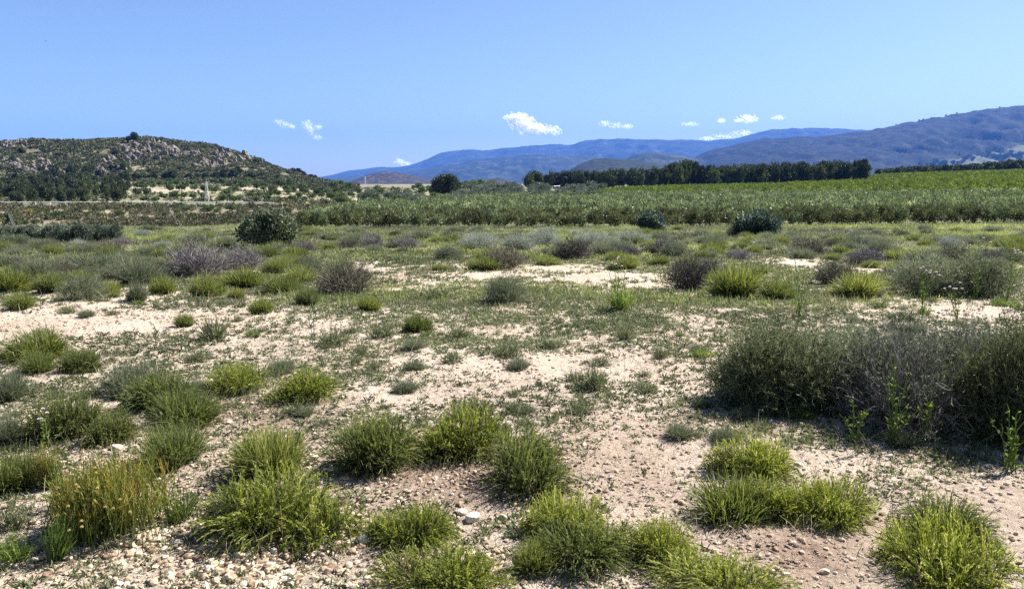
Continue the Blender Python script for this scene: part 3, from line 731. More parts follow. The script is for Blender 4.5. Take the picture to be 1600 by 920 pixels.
P_ = place
T, W_ = 'grass_tussock', 'weed'
FG = [
 # kind, name, cx, top, bottom, width, label, category
 ('spiky',T,64,506,562,100,'yellowish tussock at the back of the close trio on the left sand','grass tussock'),
 ('blade',T,58,540,582,66,'pale grassy tussock at the front of the left trio on sand','grass tussock'),
 ('featherdark',T,124,538,582,74,'dark green tussock at the right of the left trio on sand','grass tussock'),
 ('greygrass',T,18,570,628,66,'thin grey-green tussock cut by the left edge of the picture','grass tussock'),
 ('greygrass',T,204,556,618,92,'wispy grey-green tussock between dark tussock trio and round green tussocks','grass tussock'),
 ('featherdark',T,100,604,688,120,'broad grey-green tussock with a pink-flowered stalk in front of it','grass tussock'),
 ('featherdark',T,178,634,694,80,'small dark tussock casting a shadow over white stones','grass tussock'),
 ('featherdark',T,262,576,642,122,'dark green tussock at the back of the left chain of three','grass tussock'),
 ('blade',T,290,596,670,124,'pale fine-bladed tussock in the middle of the left chain of three','grass tussock'),
 ('blade',T,274,648,738,124,'tall green tussock at the near end of the left chain of three','grass tussock'),
 ('feather',T,364,562,614,104,'round green tussock behind the left chain, beside the bare pink soil','grass tussock'),
 ('feather',T,477,573,632,120,'lone bright green mound standing alone on soil left of centre','grass tussock'),
 ('spiky',T,432,654,748,140,'yellow-green spiky tussock at the left end of the central row','grass tussock'),
 ('featherdark',T,578,632,740,152,'large dark green tussock second in the central row','grass tussock'),
 ('feather',T,716,628,724,152,'bright leaning tussock third in the central row','grass tussock'),
 ('featherdark',T,826,662,768,176,'big drooping tussock ending the central row, deep shadow at its foot','grass tussock'),
 ('feather',T,458,722,858,276,'widest bushy green tussock, standing over the gravel left of centre','grass tussock'),
 ('feather',T,656,780,864,136,'lush small tussock right behind the gravel with white stones behind it','grass tussock'),
 ('feather',T,692,836,935,214,'wide light green tussock cut by the bottom edge beside the gravel','grass tussock'),
 ('feather',T,880,762,850,130,'taller peak of the bottom centre clump, furthest back','grass tussock'),
 ('featherdark',T,905,800,895,190,'dark heart of the bottom centre clump of tussocks','grass tussock'),
 ('spiky',T,838,830,898,80,'little bright yellow spiky tussock beside a round pale stone','grass tussock'),
 ('feather',T,1026,803,884,136,'right arm of the bottom centre clump of tussocks','grass tussock'),
 ('feather',T,1112,846,950,236,'light green tussock at bottom edge in front of the dry litter patch','grass tussock'),
 ('feather',T,1166,670,748,134,'rear tussock of the right trio of bright mounds','grass tussock'),
 ('spiky',T,1140,734,814,140,'spiky front left tussock of the right trio','grass tussock'),
 ('feather',T,1200,742,812,110,'low green tussock filling the middle of the right trio','grass tussock'),
 ('feather',T,1298,738,822,158,'right-hand tussock of the right trio, beside pale sand','grass tussock'),
 ('featherdark',T,1466,766,850,150,'dark tussock tucked behind the large mound in the bottom right corner','grass tussock'),
 ('feather',T,1458,800,922,222,'large domed green mound in the bottom right corner','grass tussock'),
 ('feather',T,600,795,850,70,'small tuft squeezed between the widest tussock and the lush small one','grass tussock'),
 ('blade',T,34,688,768,104,'dense green tussock at left edge behind the reddish broom plant','grass tussock'),
 ('greygrass',T,14,636,694,54,'silvery thin plant at the left edge above the dense tussock','grass tussock'),
 ('greygrass',T,350,765,830,70,'pale dry fringe of grass at the left foot of the widest tussock','grass tussock'),
 ('herb',W_,120,726,800,90,'light green herb at the left shoulder of the reddish broom plant','weed'),
 ('herb',W_,22,826,884,70,'green herb in the gravel of the bottom left corner','weed'),
 ('greyherb',W_,20,770,830,60,'sparse pale herb among the gravel by the left edge','weed'),
 ('herb',W_,92,800,880,44,'thin upright weed growing out of the gravel on the left','weed'),
 ('herb',W_,290,760,815,56,'small weed between the broom plant and the widest tussock','weed'),
 ('greyherb',W_,928,564,610,52,'grey-green weed standing alone on bare soil right of centre','weed'),
 ('blade',T,652,485,520,48,'small dense tussock alone on the sand behind the central row','grass tussock'),
 ('greyherb',W_,520,503,540,52,'grey-green low weed on sand behind the lone bright mound','weed'),
 ('greyherb',W_,596,500,530,48,'grey low weed to the left of the small dense tussock','weed'),
 ('greyherb',W_,716,502,530,40,'dry looking low weed to the right of the small dense tussock','weed'),
 ('spiky',T,574,460,486,44,'low bright tuft on the far edge of the sand near centre','grass tussock'),
 ('spiky',T,413,463,490,40,'bright rounded tuft by itself on the sand left of centre','grass tussock'),
 ('blade',T,483,446,478,40,'dark small tuft in front of the brown thorny bush','grass tussock'),
 ('greyherb',W_,338,486,532,60,'tall loose grey-green weed on the open sand on the left','weed'),
 ('blade',T,286,487,511,34,'low dark tuft on the open sand with shadow to its left','grass tussock'),
 ('blade',T,32,452,484,50,'dark tuft at the edge of the left sand with a long shadow','grass tussock'),
 ('greygrass',T,215,436,474,34,'narrow upright tuft on the rim of the left sand','grass tussock'),
 ('spiky',T,368,448,468,30,'bright little tuft on the rim of the sand below the twig bush','grass tussock'),
 ('greyherb',W_,567,535,556,30,'tiny grey weed on bare ground behind the dark central tussock','weed'),
 ('greyherb',W_,1032,532,562,30,'small weed on sand left of the big right bushes','weed'),
 ('greyherb',W_,974,494,532,46,'loose weed in the low green carpet right of centre','weed'),
 ('greyherb',W_,794,526,562,50,'dry weed on the bare patch behind the central row','weed'),
 ('greyherb',W_,690,444,468,90,'flat dark weed patch on the green carpet left of dark bush','weed'),
 # shrubs of the middle distance
 ('greybush','bush',797,424,474,78,'dark dense round bush in the middle of the picture','bush'),
 ('twigbrown','thorn_bush',536,402,460,112,'wide brown thorny bush with pale dead twigs left of centre','bush'),
 ('twig','thorn_bush',300,372,432,112,'lilac-grey bare bush spreading like a fan from a thin foot','bush'),
 ('twig','thorn_bush',378,380,424,64,'smaller lilac-grey bare bush to the right of the fan-shaped one','bush'),
 ('purple','bush',896,364,406,70,'dark purple-brown bush in the middle field','bush'),
 ('twigbrown','bush',786,378,420,80,'olive-brown bush behind the dark dense round bush','bush'),
 ('purple','bush',1076,392,454,92,'dark grey rounded bush in front of the right field','bush'),
 ('twig','thorn_bush',1112,400,440,60,'pale twiggy bush leaning on the dark grey rounded bush','bush'),
 ('spiky',T,1150,408,466,90,'tall bright grass beside the dark grey rounded bush','grass tussock'),
 ('blade',T,1208,432,468,70,'dark low tussock between bright grass and flowering thistle','grass tussock'),
 ('spiky',T,1340,422,468,90,'bright spiky tussock by the right-hand strip of sand','grass tussock'),
 ('twigbrown','bush',1312,404,446,80,'brownish bush behind the bright spiky tussock on the right','bush'),
 ('greybush','bush',1440,394,464,116,'grey-green bush, left half of the pair behind the sand strip','bush'),
 ('greybush','bush',1530,390,464,120,'grey-green bush, right half of the pair behind the sand strip','bush'),
 ('twigbrown','bush',1265,368,398,74,'dark brownish bush in the right middle field','bush'),
 ('twig','bush',1338,392,414,50,'small grey bush behind sand in the right middle field','bush'),
 ('twig','thorn_bush',1040,366,396,50,'pale pinkish-grey twig bush right of the purple-brown bush','bush'),
 ('blueshrub','shrub',1018,330,364,44,'dark round shrub against the olive rows right of centre','shrub'),
 ('blueshrub','shrub',1182,330,370,64,'blue-green leafy shrub in front of the olive rows, pale on its right','shrub'),
 ('greybush','shrub',1152,346,368,36,'grey shrublet at left foot of the blue-green leafy shrub','shrub'),
 ('silver','bush',755,358,390,66,'silvery bush with a dark hollow, left end of the silvery band','bush'),
 ('silver','bush',850,352,386,64,'tallest silvery bush against the foot of the olive rows','bush'),
 ('silver','bush',815,366,392,60,'low silvery bush between the two taller silvery ones','bush'),
 ('silver','bush',925,358,384,70,'pale silvery bush behind the purple-brown bush','bush'),
 ('silver','bush',985,356,382,60,'silvery bush at the right end of the silvery band','bush'),
 ('greybush','bush',960,374,394,64,'dark low bush right of the purple-brown bush','bush'),
 ('twig','thorn_bush',585,362,388,40,'lilac bush left of a matching pair in the middle field','bush'),
 ('twig','thorn_bush',632,366,388,44,'lilac bush right of a matching pair in the middle field','bush'),
 ('twig','thorn_bush',476,374,394,40,'lilac-pink bush at the right foot of the tall leafy shrub','bush'),
 # left mass of growth
 ('spiky',T,20,414,456,76,'yellowish tussock at left edge behind the left sand','grass tussock'),
 ('greygrass',T,60,400,440,60,'grey-green tussock behind the yellowish one at left edge','grass tussock'),
 ('blade',T,78,424,458,60,'dark green tussock to the right of the yellowish one at left edge','grass tussock'),
 ('greybush','bush',132,424,470,74,'grey twiggy bush at the rim of the left sand','bush'),
 ('spiky',T,172,436,466,40,'bright green tuft at the right foot of the grey twiggy bush','grass tussock'),
 ('greygrass',T,150,392,432,80,'hazy grey-green tussock behind the grey twiggy bush','grass tussock'),
 ('greygrass',T,222,402,446,86,'wide grey tussock left of the fan-shaped lilac bush','grass tussock'),
 ('spiky',T,260,428,460,42,'bright tuft in front of the fan-shaped lilac bush','grass tussock'),
 ('blade',T,322,424,464,54,'dark tuft right in front of the fan-shaped lilac bush','grass tussock'),
 ('spiky',T,386,416,452,72,'broad bright tussock in front of the smaller lilac bush','grass tussock'),
 ('blade',T,442,426,460,70,'green tussock left of the brown thorny bush','grass tussock'),
 ('blade',T,432,404,428,40,'small green tuft below the tall leafy shrub','grass tussock'),
 ('herb',T,968,440,486,46,'feathery green plant around the foot of the central thistle','grass tussock'),
 ('greyherb',W_,1410,478,500,50,'low herb on the edge of the right sand strip','weed'),
 ('herb',W_,1590,468,486,40,'small green herb on the right sand strip by the picture edge','weed'),
 ('spiky','broom_shrub',1404,388,408,56,'yellow-green low flowering shrub in the right middle field','shrub'),
]
for f in FG: place(*f)

# reddish broom with straw flowers
g0 = np.random.default_rng(5)
bm_ = broom_plant(400, M['red'])
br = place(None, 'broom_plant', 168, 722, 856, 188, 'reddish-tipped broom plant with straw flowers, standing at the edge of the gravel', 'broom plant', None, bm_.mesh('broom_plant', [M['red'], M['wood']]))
def flower_mesh(mat, seed, n=14):
    g = np.random.default_rng(seed); mb = MB()
    d = rdir(n * 3, g); d[:, 2] = np.abs(d[:, 2]) * .8 + .1
    add_leaves(mb, np.zeros((n * 3, 3)), unit(d), .9 + .3 * g.random(n * 3), .4, g, g.random(n * 3), 0)
    v, t = ICO1; mb.add(v * .38 + np.array([0, 0, -.15]), T=t, tint=.5, m=1)
    return mb.mesh('flower_head', [mat, M['herb']])
FLY = flower_mesh(M['petalyellow'], 1); FLP = flower_mesh(M['petal'], 2)
for i in range(26):
    th = math.acos(1 - g0.random() * .75); ph = -math.pi / 2 + g0.normal(0, 1.1)
    o = link('flower_head', FLY, br); rr = .88
    q = br.rotation_euler.z
    o.location = (rr * math.sin(th) * math.cos(ph - q), rr * math.sin(th) * math.sin(ph - q), .95 * math.cos(th) + .03)
    s = .010 / br.scale[0]; o.scale = (s, s, s * br.scale[0] / br.scale[2])
br2 = place('herb', 'broom_plant', 78, 694, 764, 40, 'slender red-stalked plant between dense tussock and reddish broom', 'broom plant', None, blade_tussock(410, M['red'], 260, 3, .02, 45, .2, .05, .4, 5))

# big bushes on the right
place(None, 'bush', 1226, 508, 642, 196, 'big dark green broom bush, left of the grey-brown dead one', 'bush', None, twig_bush(500, M['bushgreen'], 420, 6, 4, .010, 80, M['bushgreen'], 4))
place(None, 'thorn_bush', 1418, 504, 676, 220, 'big grey-brown thorny bush between two green ones on the right', 'bush', None, twig_bush(510, M['deadgrey'], 330, 6, 4, .011, 84, M['grey'], 1))
place(None, 'bush', 1592, 506, 696, 200, 'big green bush at the right picture edge beside the grey-brown thorny bush', 'bush', None, twig_bush(520, M['bushgreen'], 420, 6, 4, .010, 80, M['bushgreen'], 4))
place(None, 'bush', 1310, 498, 640, 200, 'grey-green bush rising behind the big grey-brown thorny bush', 'bush', None, twig_bush(530, M['grey'], 380, 6, 4, .009, 80, M['grey'], 2))
place(None, 'bush', 1500, 502, 640, 210, 'greyish bush behind the gap of thorny bush and right edge bush', 'bush', None, twig_bush(540, M['deadgrey'], 380, 6, 4, .009, 80, M['grey'], 2))

# evergreen shrub on the left
ev = place('shrubleaf', 'leafy_shrub', 424, 328, 390, 84, 'tall leafy shrub with shiny pale leaf tips, left of centre', 'shrub')

# thistles and flowering stalks (stem > leaves, flower heads)
def thistle(seed, cx, top, bot, w, label, nfl, name='thistle', mat=None, stalks=5):
    g = np.random.default_rng(seed)
    X, Y, Z = hit(cx, bot)
    h = (at_depth(cx, top, Y)[1] - Z); r = w / 2 * Y / FPX
    mb = MB(); tips = []; lp = []; ld = []
    for i in range(stalks):
        a = g.random() * 6.283; rr = r * (g.random() ** .6) * (0.25 if i == 0 else 1); hh = h * (1 if i == 0 else .45 + .5 * g.random())
        p2 = np.array([rr * math.cos(a), rr * math.sin(a), hh]); p1 = np.array([p2[0] * .25, p2[1] * .25, hh * .6])
        P = bez(np.array([[g.normal(0, .02), g.normal(0, .02), -.02]]), p1[None], p2[None], 9)[0] + g.normal(0, .004, (9, 3))
        tube(mb, P, np.linspace(.0045, .002, 9), 5, .6); tips.append(P[-1])
        for j in range(10):
            t = .1 + .85 * g.random(); f = t * 8; k = min(int(f), 7); p = P[k] + (P[k + 1] - P[k]) * (f - k)
            for q in range(2):
                lp.append(p); d = rdir(1, g)[0]; d[2] = abs(d[2]) * .7 + .35; ld.append(d * (1.15 - t * .7))
        for b in range(2):
            t = .55 + .35 * g.random(); f = t * 8; k = int(f); p = P[k]
            d = rdir(1, g)[0]; d[2] = abs(d[2]) + .8; d /= np.linalg.norm(d); e = p + d * h * .2
            tube(mb, [p, (p + e) / 2 + g.normal(0, .006, 3), e], [.0035, .003, .002], 4, .6); tips.append(e)
    o = link(name, mb.mesh('stem', mat or M['herb']), None, (X, Y, Z)); tag(o, label, 'thistle' if name == 'thistle' else 'weed')
    lp = np.array(lp); ld = np.array(ld); ln = np.linalg.norm(ld, axis=1)
    m2 = MB(); add_leaves(m2, lp, unit(ld), .055 * ln * max(.8, h), .010, g, np.clip(.5 + g.normal(0, .16, len(lp)), 0, 1), 0)
    link('foliage', m2.mesh('foliage', mat or M['herb']), o)
    order = np.argsort(-np.array([t[2] for t in tips]))
    for i in range(min(nfl, len(tips))):
        fo = link('flower_head', FLP, o, tuple(tips[order[i]])); s = .009 + .0006 * Y + .004 * g.random(); fo.scale = (s, s, s)
    return o
thistle(1, 1248, 408, 494, 90, 'flowering thistle by the sand, in front of the dark low tussock', 7, stalks=7)
thistle(2, 1438, 418, 498, 44, 'flowering thistle in front of the left grey-green bush', 7)
thistle(3, 1494, 442, 504, 50, 'flowering thistle in front of the right grey-green bush', 6)
thistle(4, 1524, 372, 468, 40, 'tallest thistle rising above the right pair of grey bushes', 5)
thistle(5, 1574, 388, 470, 36, 'thistle with pale heads close to the right edge', 5)
thistle(6, 968, 402, 488, 60, 'thin thistle with pale heads in the middle of the green carpet', 7)
thistle(7, 1392, 548, 696, 110, 'tall yellow-green weed in the shade before the grey-brown thorny bush', 0, 'weed', stalks=6)
thistle(8, 1335, 618, 692, 60, 'shorter yellow-green weed left of the tall one before the grey-brown bush', 0, 'weed', stalks=4)
thistle(9, 1446, 618, 694, 40, 'shorter yellow-green weed right of the tall one before the grey-brown bush', 0, 'weed', stalks=3)
thistle(10, 1578, 640, 738, 70, 'leafy weed in the shade under the bush at the right edge', 0, 'weed', stalks=7)
thistle(11, 72, 640, 700, 26, 'pink-flowered stalk in front of the broad grey-green tussock', 6, stalks=3)
thistle(12, 490, 462, 540, 20, 'tall thin dry stalk on the open sand on the left', 0, 'weed', M['grey'], 2)
thistle(13, 242, 505, 545, 16, 'short thin stalk on the open sand behind the left tussock trio', 0, 'weed', M['grey'], 2)

# ------------------------------------------------------------------ random individuals of the middle field
def scatter_px(n, x0, x1, y0, y1, fn, seed, minw=None):
    g = np.random.default_rng(seed); out = 0; tries = 0
    while out < n and tries < n * 30:
        tries += 1
        px = x0 + (x1 - x0) * g.random(); py = y0 + (y1 - y0) * g.random() ** 1.0
        if fn(px, py, g): out += 1
def field_plant(kinds, name, label, cat, group, wl, wh, asp):
    def f(px, py, g):
        s = (py - 330) / 90.
        if cover(np.array(px), np.array(py)) < .35: return False
        w = (wl + (wh - wl) * g.random()) * s
        place(kinds[g.integers(len(kinds))], name, px, py - w * asp * (.8 + .4 * g.random()), py, w, label, cat, group)
        return True
    return f
scatter_px(110, 0, 1600, 372, 436, field_plant(['blade', 'greygrass', 'greygrass', 'blade'], T, 'low green grass tussock, one of many in the middle field', 'grass tussock', 'low grass tussocks of the middle field', 26, 62, .42), 61)
scatter_px(100, 0, 1600, 357, 386, field_plant(['blade', 'greygrass', 'greygrass'], T, 'low green grass tussock, one of many in the middle field', 'grass tussock', 'low grass tussocks of the middle field', 40, 90, .36), 66)
scatter_px(46, 0, 1600, 362, 412, field_plant(['twig', 'silver', 'greybush', 'twigbrown'], 'low_bush', 'small greyish twig bush, one of many in the middle field', 'bush', 'small grey bushes of the middle field', 34, 72, .42), 62)
scatter_px(40, 1000, 1600, 360, 402, field_plant(['greybush', 'blade', 'greybush'], 'low_bush', 'dull green low bush below the olive rows on the right', 'bush', 'low bushes below the olive rows on the right', 34, 66, .45), 63)
def small_tuft(px, py, g):
    s = (py - 300) / 200.
    if cover(np.array(px), np.array(py)) > .75: return False
    w = (14 + 22 * g.random()) * s
    place(['greyherb', 'herb', 'greyherb', 'greygrass'][g.integers(4)], 'small_weed', px, py - w * .5, py, w, 'small low weed growing on the bare sandy ground', 'weed', 'small weeds on the sandy ground')
    return True
scatter_px(110, 0, 1600, 462, 700, small_tuft, 64)

scatter_px(60, 0, 500, 388, 446, (lambda f: lambda px, py, g: not (230 < px < 430 and py > 405) and f(px, py, g))(field_plant(['blade', 'greygrass', 'spiky', 'greybush', 'twigbrown'], 'grey_green_tuft', 'grey-green tuft in the dense growth behind the left sand', 'tuft', 'tufts of the dense growth behind the left sand', 24, 52, .5)), 65)

# ------------------------------------------------------------------ ground stuff: low weeds, grass, gravel, litter
def world_scatter(n, Y0, Y1, seed, pw=1.0, margin=60):
    g = np.random.default_rng(seed)
    u = g.random(n); Y = (Y0 ** pw + u * (Y1 ** pw - Y0 ** pw)) ** (1 / pw)
    a = -margin + (1600 + 2 * margin) * g.random(n)
    X = (a - CX) / FPX * Y
    # the same growth goes on for some metres to either side
    g2 = np.random.default_rng(seed + 7000)
    hw = (800 + margin) / FPX * Y; k = g2.random(n) < np.minimum(1, 3.5 / hw)
    Y2 = Y[k]; X2 = np.where(g2.random(len(Y2)) < .5, -1, 1) * (hw[k] + 3.5 * g2.random(len(Y2)))
    X = np.concatenate([X, X2]); Y = np.concatenate([Y, Y2])
    Z = terrain(X, Y); px, py = project(X, Y, Z)
    return g, X, Y, Z, px, py

def low_weeds():
    g, X, Y, Z, px, py = world_scatter(270000, 2.8, 26, 81, .5)
    c = cover(px, py) * 1.15 * np.clip(1.8 * (fbm(X * 1.3, Y * 1.3, 41, 4) - .17), 0, 1.4)
    k = g.random(len(X)) < c * 1.0
    X, Y, Z = X[k], Y[k], Z[k]; n = len(X)
    m = 12
    size = (.016 + .042 * g.random(n) ** 2.4) * np.interp(Y, [3, 8, 24], [.75, 1.0, 1.9])
    q = np.repeat(np.arange(n), m)
    ph = g.random(n * m) * 6.283; el = R(5) + R(60) * g.random(n * m)
    D = np.stack([np.cos(ph) * np.cos(el), np.sin(ph) * np.cos(el), np.sin(el)], -1)
    pos = np.stack([X, Y, Z], -1)[q] + np.stack([g.normal(0, .35, n * m) * size[q], g.normal(0, .35, n * m) * size[q], np.full(n * m, -.004)], -1)
    base = np.clip(.42 + .5 * (fbm(X * .6, Y * .6, 44, 3) - .5) + g.normal(0, .14, n), 0, 1)
    mb = MB(); add_leaves(mb, pos, D, size[q] * (.6 + .7 * g.random(n * m)), size[q] * .26, g, np.clip(base[q] + g.normal(0, .09, n * m), 0, 1), 0)
    tag(link('ground_cover', mb.mesh('ground_cover', M['weed'])), 'tiny grey-green weeds carpeting the sandy ground', 'ground cover', None, 'stuff')
low_weeds()

def field_grass():
    mb = MB(); tot = 0
    for (n, Y0, Y1, seed, pw) in ((90000, 11, 62, 82, .35), (24000, 55, 112, 83, .6)):
        g, X, Y, Z, px, py = world_scatter(n, Y0, Y1, seed, pw)
        c = cover(px, py) + .5 * (fbm(X * .35, Y * .35, 47, 4) - .5)
        olive = (Y > np.interp(px, [465, 1600], [60, 60])) & (px > 455)
        k = (g.random(len(X)) < np.clip((c - .50) * 1.8, 0, 1)) & ~olive
        X, Y, Z = X[k], Y[k], Z[k]; n2 = len(X); m = 7
        size = (.05 + .12 * g.random(n2) ** 1.8) * np.interp(Y, [11, 30, 110], [.7, 1.2, 2.4])
        q = np.repeat(np.arange(n2), m)
        ph = g.random(n2 * m) * 6.283; el = R(25) + R(60) * g.random(n2 * m)
        D = np.stack([np.cos(ph) * np.cos(el), np.sin(ph) * np.cos(el), np.sin(el)], -1)
        pos = np.stack([X, Y, Z], -1)[q] + np.stack([g.normal(0, .5, n2 * m) * size[q], g.normal(0, .5, n2 * m) * size[q], np.full(n2 * m, -.01)], -1)
        base = np.clip(.42 + 2.0 * (fbm(X * .22, Y * .20, 48, 5) - .5) + g.normal(0, .13, n2), 0, 1)
        add_leaves(mb, pos, D, size[q] * (.6 + .7 * g.random(n2 * m)), size[q] * .13, g, np.clip(base[q] + g.normal(0, .07, n2 * m), 0, 1), 0)
    tag(link('field_grass', mb.mesh('field_grass', M['grass'])), 'green and olive grass and herbs covering the middle field', 'grass', None, 'stuff')
field_grass()

GRAV = [(300,890,330,55,1.),(560,860,160,40,.9),(60,850,160,70,.8),(430,850,120,25,.5),(200,690,90,25,.35),(120,700,60,20,.3),(640,740,90,22,.25),(560,905,200,25,.9),(480,720,30,10,.5),(310,800,60,40,.5)]
def gravel():
    g, X, Y, Z, px, py = world_scatter(70000, 2.7, 7.5, 84, .3, 80)
    c = np.full(len(X), .035)
    for x, y, rx, ry, s in GRAV: c = c + s * np.exp(-(((px - x) / rx) ** 2 + ((py - y) / ry) ** 2))
    c *= np.clip(3 * (fbm(X * 2.5, Y * 2.5, 51, 3) - .30), .15, 1)
    k = g.random(len(X)) < c * .62
    X, Y, Z = X[k], Y[k], Z[k]; n = len(X)
    mb = MB()
    tm = [stone_v(ICO2, g, .5) for _ in range(14)]; tri = ICO2[1]
    size = .005 + .023 * g.random(n) ** 2.8
    for v in range(14):
        s = np.arange(v, n, 14)
        if not len(s): continue
        a = g.random(len(s)) * 6.283; ca_, sa_ = np.cos(a), np.sin(a)
        B = tm[v] * np.array([1, .8, .62])
        Vx = (B[None, :, 0] * ca_[:, None] - B[None, :, 1] * sa_[:, None]) * size[s][:, None] + X[s][:, None]
        Vy = (B[None, :, 0] * sa_[:, None] + B[None, :, 1] * ca_[:, None]) * size[s][:, None] + Y[s][:, None]
        Vz = B[None, :, 2] * size[s][:, None] + Z[s][:, None] + size[s][:, None] * .12
        V = np.stack([Vx, Vy, Vz], -1)
        TT = (tri[None] + (np.arange(len(s)) * len(B))[:, None, None])
        mb.add(V, T=TT, tint=np.repeat(np.clip(.42 + g.normal(0, .24, len(s)), 0, 1), len(B)))
    tag(link('gravel', mb.mesh('gravel', M['gravel'])), 'cream and ochre gravel spread over the bottom left ground', 'gravel', None, 'stuff')
gravel()

def crumbs():
    g, X, Y, Z, px, py = world_scatter(60000, 2.8, 11, 86, .4)
    k = g.random(len(X)) < np.clip(1.6 * (fbm(X * 1.1, Y * 1.1, 53, 4) - .28) + .5 * pink(px, py), .05, 1) * .8
    X, Y, Z = X[k], Y[k], Z[k]; n = len(X); v0 = stone_v(ICO1, g, .5); B = v0 * np.array([1, .85, .7])
    size = (.003 + .014 * g.random(n) ** 3) * np.interp(Y, [3, 11], [1, 1.7]); a = g.random(n) * 6.283; c_, s_ = np.cos(a)[:, None], np.sin(a)[:, None]
    V = np.stack([(B[None, :, 0] * c_ - B[None, :, 1] * s_) * size[:, None] + X[:, None], (B[None, :, 0] * s_ + B[None, :, 1] * c_) * size[:, None] + Y[:, None], B[None, :, 2] * size[:, None] + Z[:, None] + size[:, None] * .25], -1)
    mb = MB(); mb.add(V, T=ICO1[1][None] + (np.arange(n) * len(B))[:, None, None], tint=np.repeat(np.clip(.4 + g.normal(0, .2, n), 0, 1), len(B)))
    tag(link('soil_crumbs', mb.mesh('soil_crumbs', M['crumb'])), 'crumbs of dry pinkish soil scattered over the ground', 'soil', None, 'stuff')
crumbs()

def litter():
    g, X, Y, Z, px, py = world_scatter(50000, 2.8, 13, 85, .5)
    c = .20 + .0 * X
    for x, y, rx, ry, s in PINK + [(1280,850,150,80,1.),(600,640,160,50,.5),(980,650,120,60,.4),(1450,715,150,20,.6)]:
        c = c + .55 * s * np.exp(-(((px - x) / rx) ** 2 + ((py - y) / ry) ** 2))
    k = g.random(len(X)) < c * .8 * np.clip(2.5 * (fbm(X * 1.4, Y * 1.4, 57, 3) - .3), 0, 1)
    X, Y, Z = X[k], Y[k], Z[k]; n = len(X)
    ph = g.random(n) * 6.283; el = g.normal(.12, .12, n)
    D = np.stack([np.cos(ph) * np.cos(el), np.sin(ph) * np.cos(el), np.sin(el)], -1)
    mb = MB(); add_leaves(mb, np.stack([X, Y, Z + .004], -1), D, .02 + .06 * g.random(n) ** 2, .004 + .007 * g.random(n), g, g.random(n), 0)
    tag(link('dry_litter', mb.mesh('dry_litter', M['litter'])), 'dry brown plant litter and crumbs on the bare soil', 'litter', None, 'stuff')
litter()

def dry_grass():
    g, X, Y, Z, px, py = world_scatter(16000, 3.2, 34, 87, .5)
    k = g.random(len(X)) < np.clip(2.4 * (fbm(X * .8, Y * .8, 59, 3) - .36), .03, .9)
    X, Y, Z = X[k], Y[k], Z[k]; n = len(X)
    h = (.05 + .16 * g.random(n) ** 2) * np.interp(Y, [3, 34], [.7, 1.7]); ph = g.random(n) * 6.283; ln = .2 + .9 * g.random(n)
    p0 = np.stack([X, Y, Z - .01], -1); p2 = p0 + np.stack([np.cos(ph) * ln * h, np.sin(ph) * ln * h, h], -1)
    p1 = p0 * .5 + p2 * .5 + np.stack([0 * h, 0 * h, h * .25], -1)
    mb = MB(); add_strips(mb, bez(p0, p1, p2, 4), (np.interp(Y, [3, 34], [.003, .012]))[:, None] * np.array([1, .9, .7, .3])[None], g, g.random(n), 0)
    tag(link('dry_grass', mb.mesh('dry_grass', M['straw'])), 'thin dry straw stalks standing here and there on the soil', 'dry grass', None, 'stuff')
dry_grass()

STONES = [(205,668,26,'flat white stone in the shadow of the small dark tussock'),(130,690,14,'small white stone left of the small dark tussock'),
 (182,702,22,'pale flat stone just in front of the small dark tussock'),(738,812,30,'large white stone behind the lush small tussock'),
 (722,802,20,'white stone touching the large white one behind the lush tussock'),(786,808,14,'small grey stone right of the large white one'),
 (818,894,16,'round pale stone at the foot of the little yellow spiky tussock'),(674,722,12,'little grey stone by the shadow of the central row'),
 (1248,728,18,'pale stone on sand right of the right trio'),(570,846,30,'broad beige stone in the shade by the widest tussock'),
 (450,898,24,'white block-like stone in the gravel at bottom'),(424,884,18,'small squarish white stone behind the white block-like one'),
 (492,716,14,'white stone lying between yellow and dark tussocks of the central row'),(330,890,22,'pale wedge-shaped stone in the bottom gravel'),
 (1390,714,14,'light stone in front of the grey-brown thorny bush'),(280,850,18,'cream stone right of the reddish broom plant')]
gs = np.random.default_rng(99)
for px, py, w, lab in STONES:
    X, Y, Z = hit(px, py); r = w / 2 * Y / FPX
    mb = MB(); V = stone_v(ICO3, gs, .12) * np.array([1, .75, .55]); mb.add(V * r, T=ICO3[1], tint=.75 + .2 * gs.random())
    o = link('stone', mb.mesh('stone', M['gravel']), None, (X, Y, Z + r * .25)); o.rotation_euler.z = gs.normal(0, .4)
    tag(o, lab, 'stone')

# ------------------------------------------------------------------ trees
def make_tree_lib(seed, n, mat, shape, z0, nclump=52, per=46, ll=.10, lw=.06, tr=.06):
    out = []
    for i in range(n):
        mb, c = tree_crown(seed + i, mat, nclump, per, ll, lw, shape, z0)
        out.append((mb.mesh('crown', mat), tree_trunk(seed + i, c, z0, tr)))
    return out
PINES = make_tree_lib(600, 6, M['pine'], 'pine', .05, 46, 42, .15, .085)
DPINES = make_tree_lib(620, 4, M['darkpine'], 'pine', .06, 50, 46, .15, .085)
ROUND = make_tree_lib(640, 2, M['darkpine'], 'round', .08, 150, 80, .085, .05)
CYP = make_tree_lib(650, 2, M['darkpine'], 'column', .03, 60, 40, .09, .05, .05)
ALM = make_tree_lib(660, 4, M['almond'], 'round', .26, 26, 34, .20, .11)

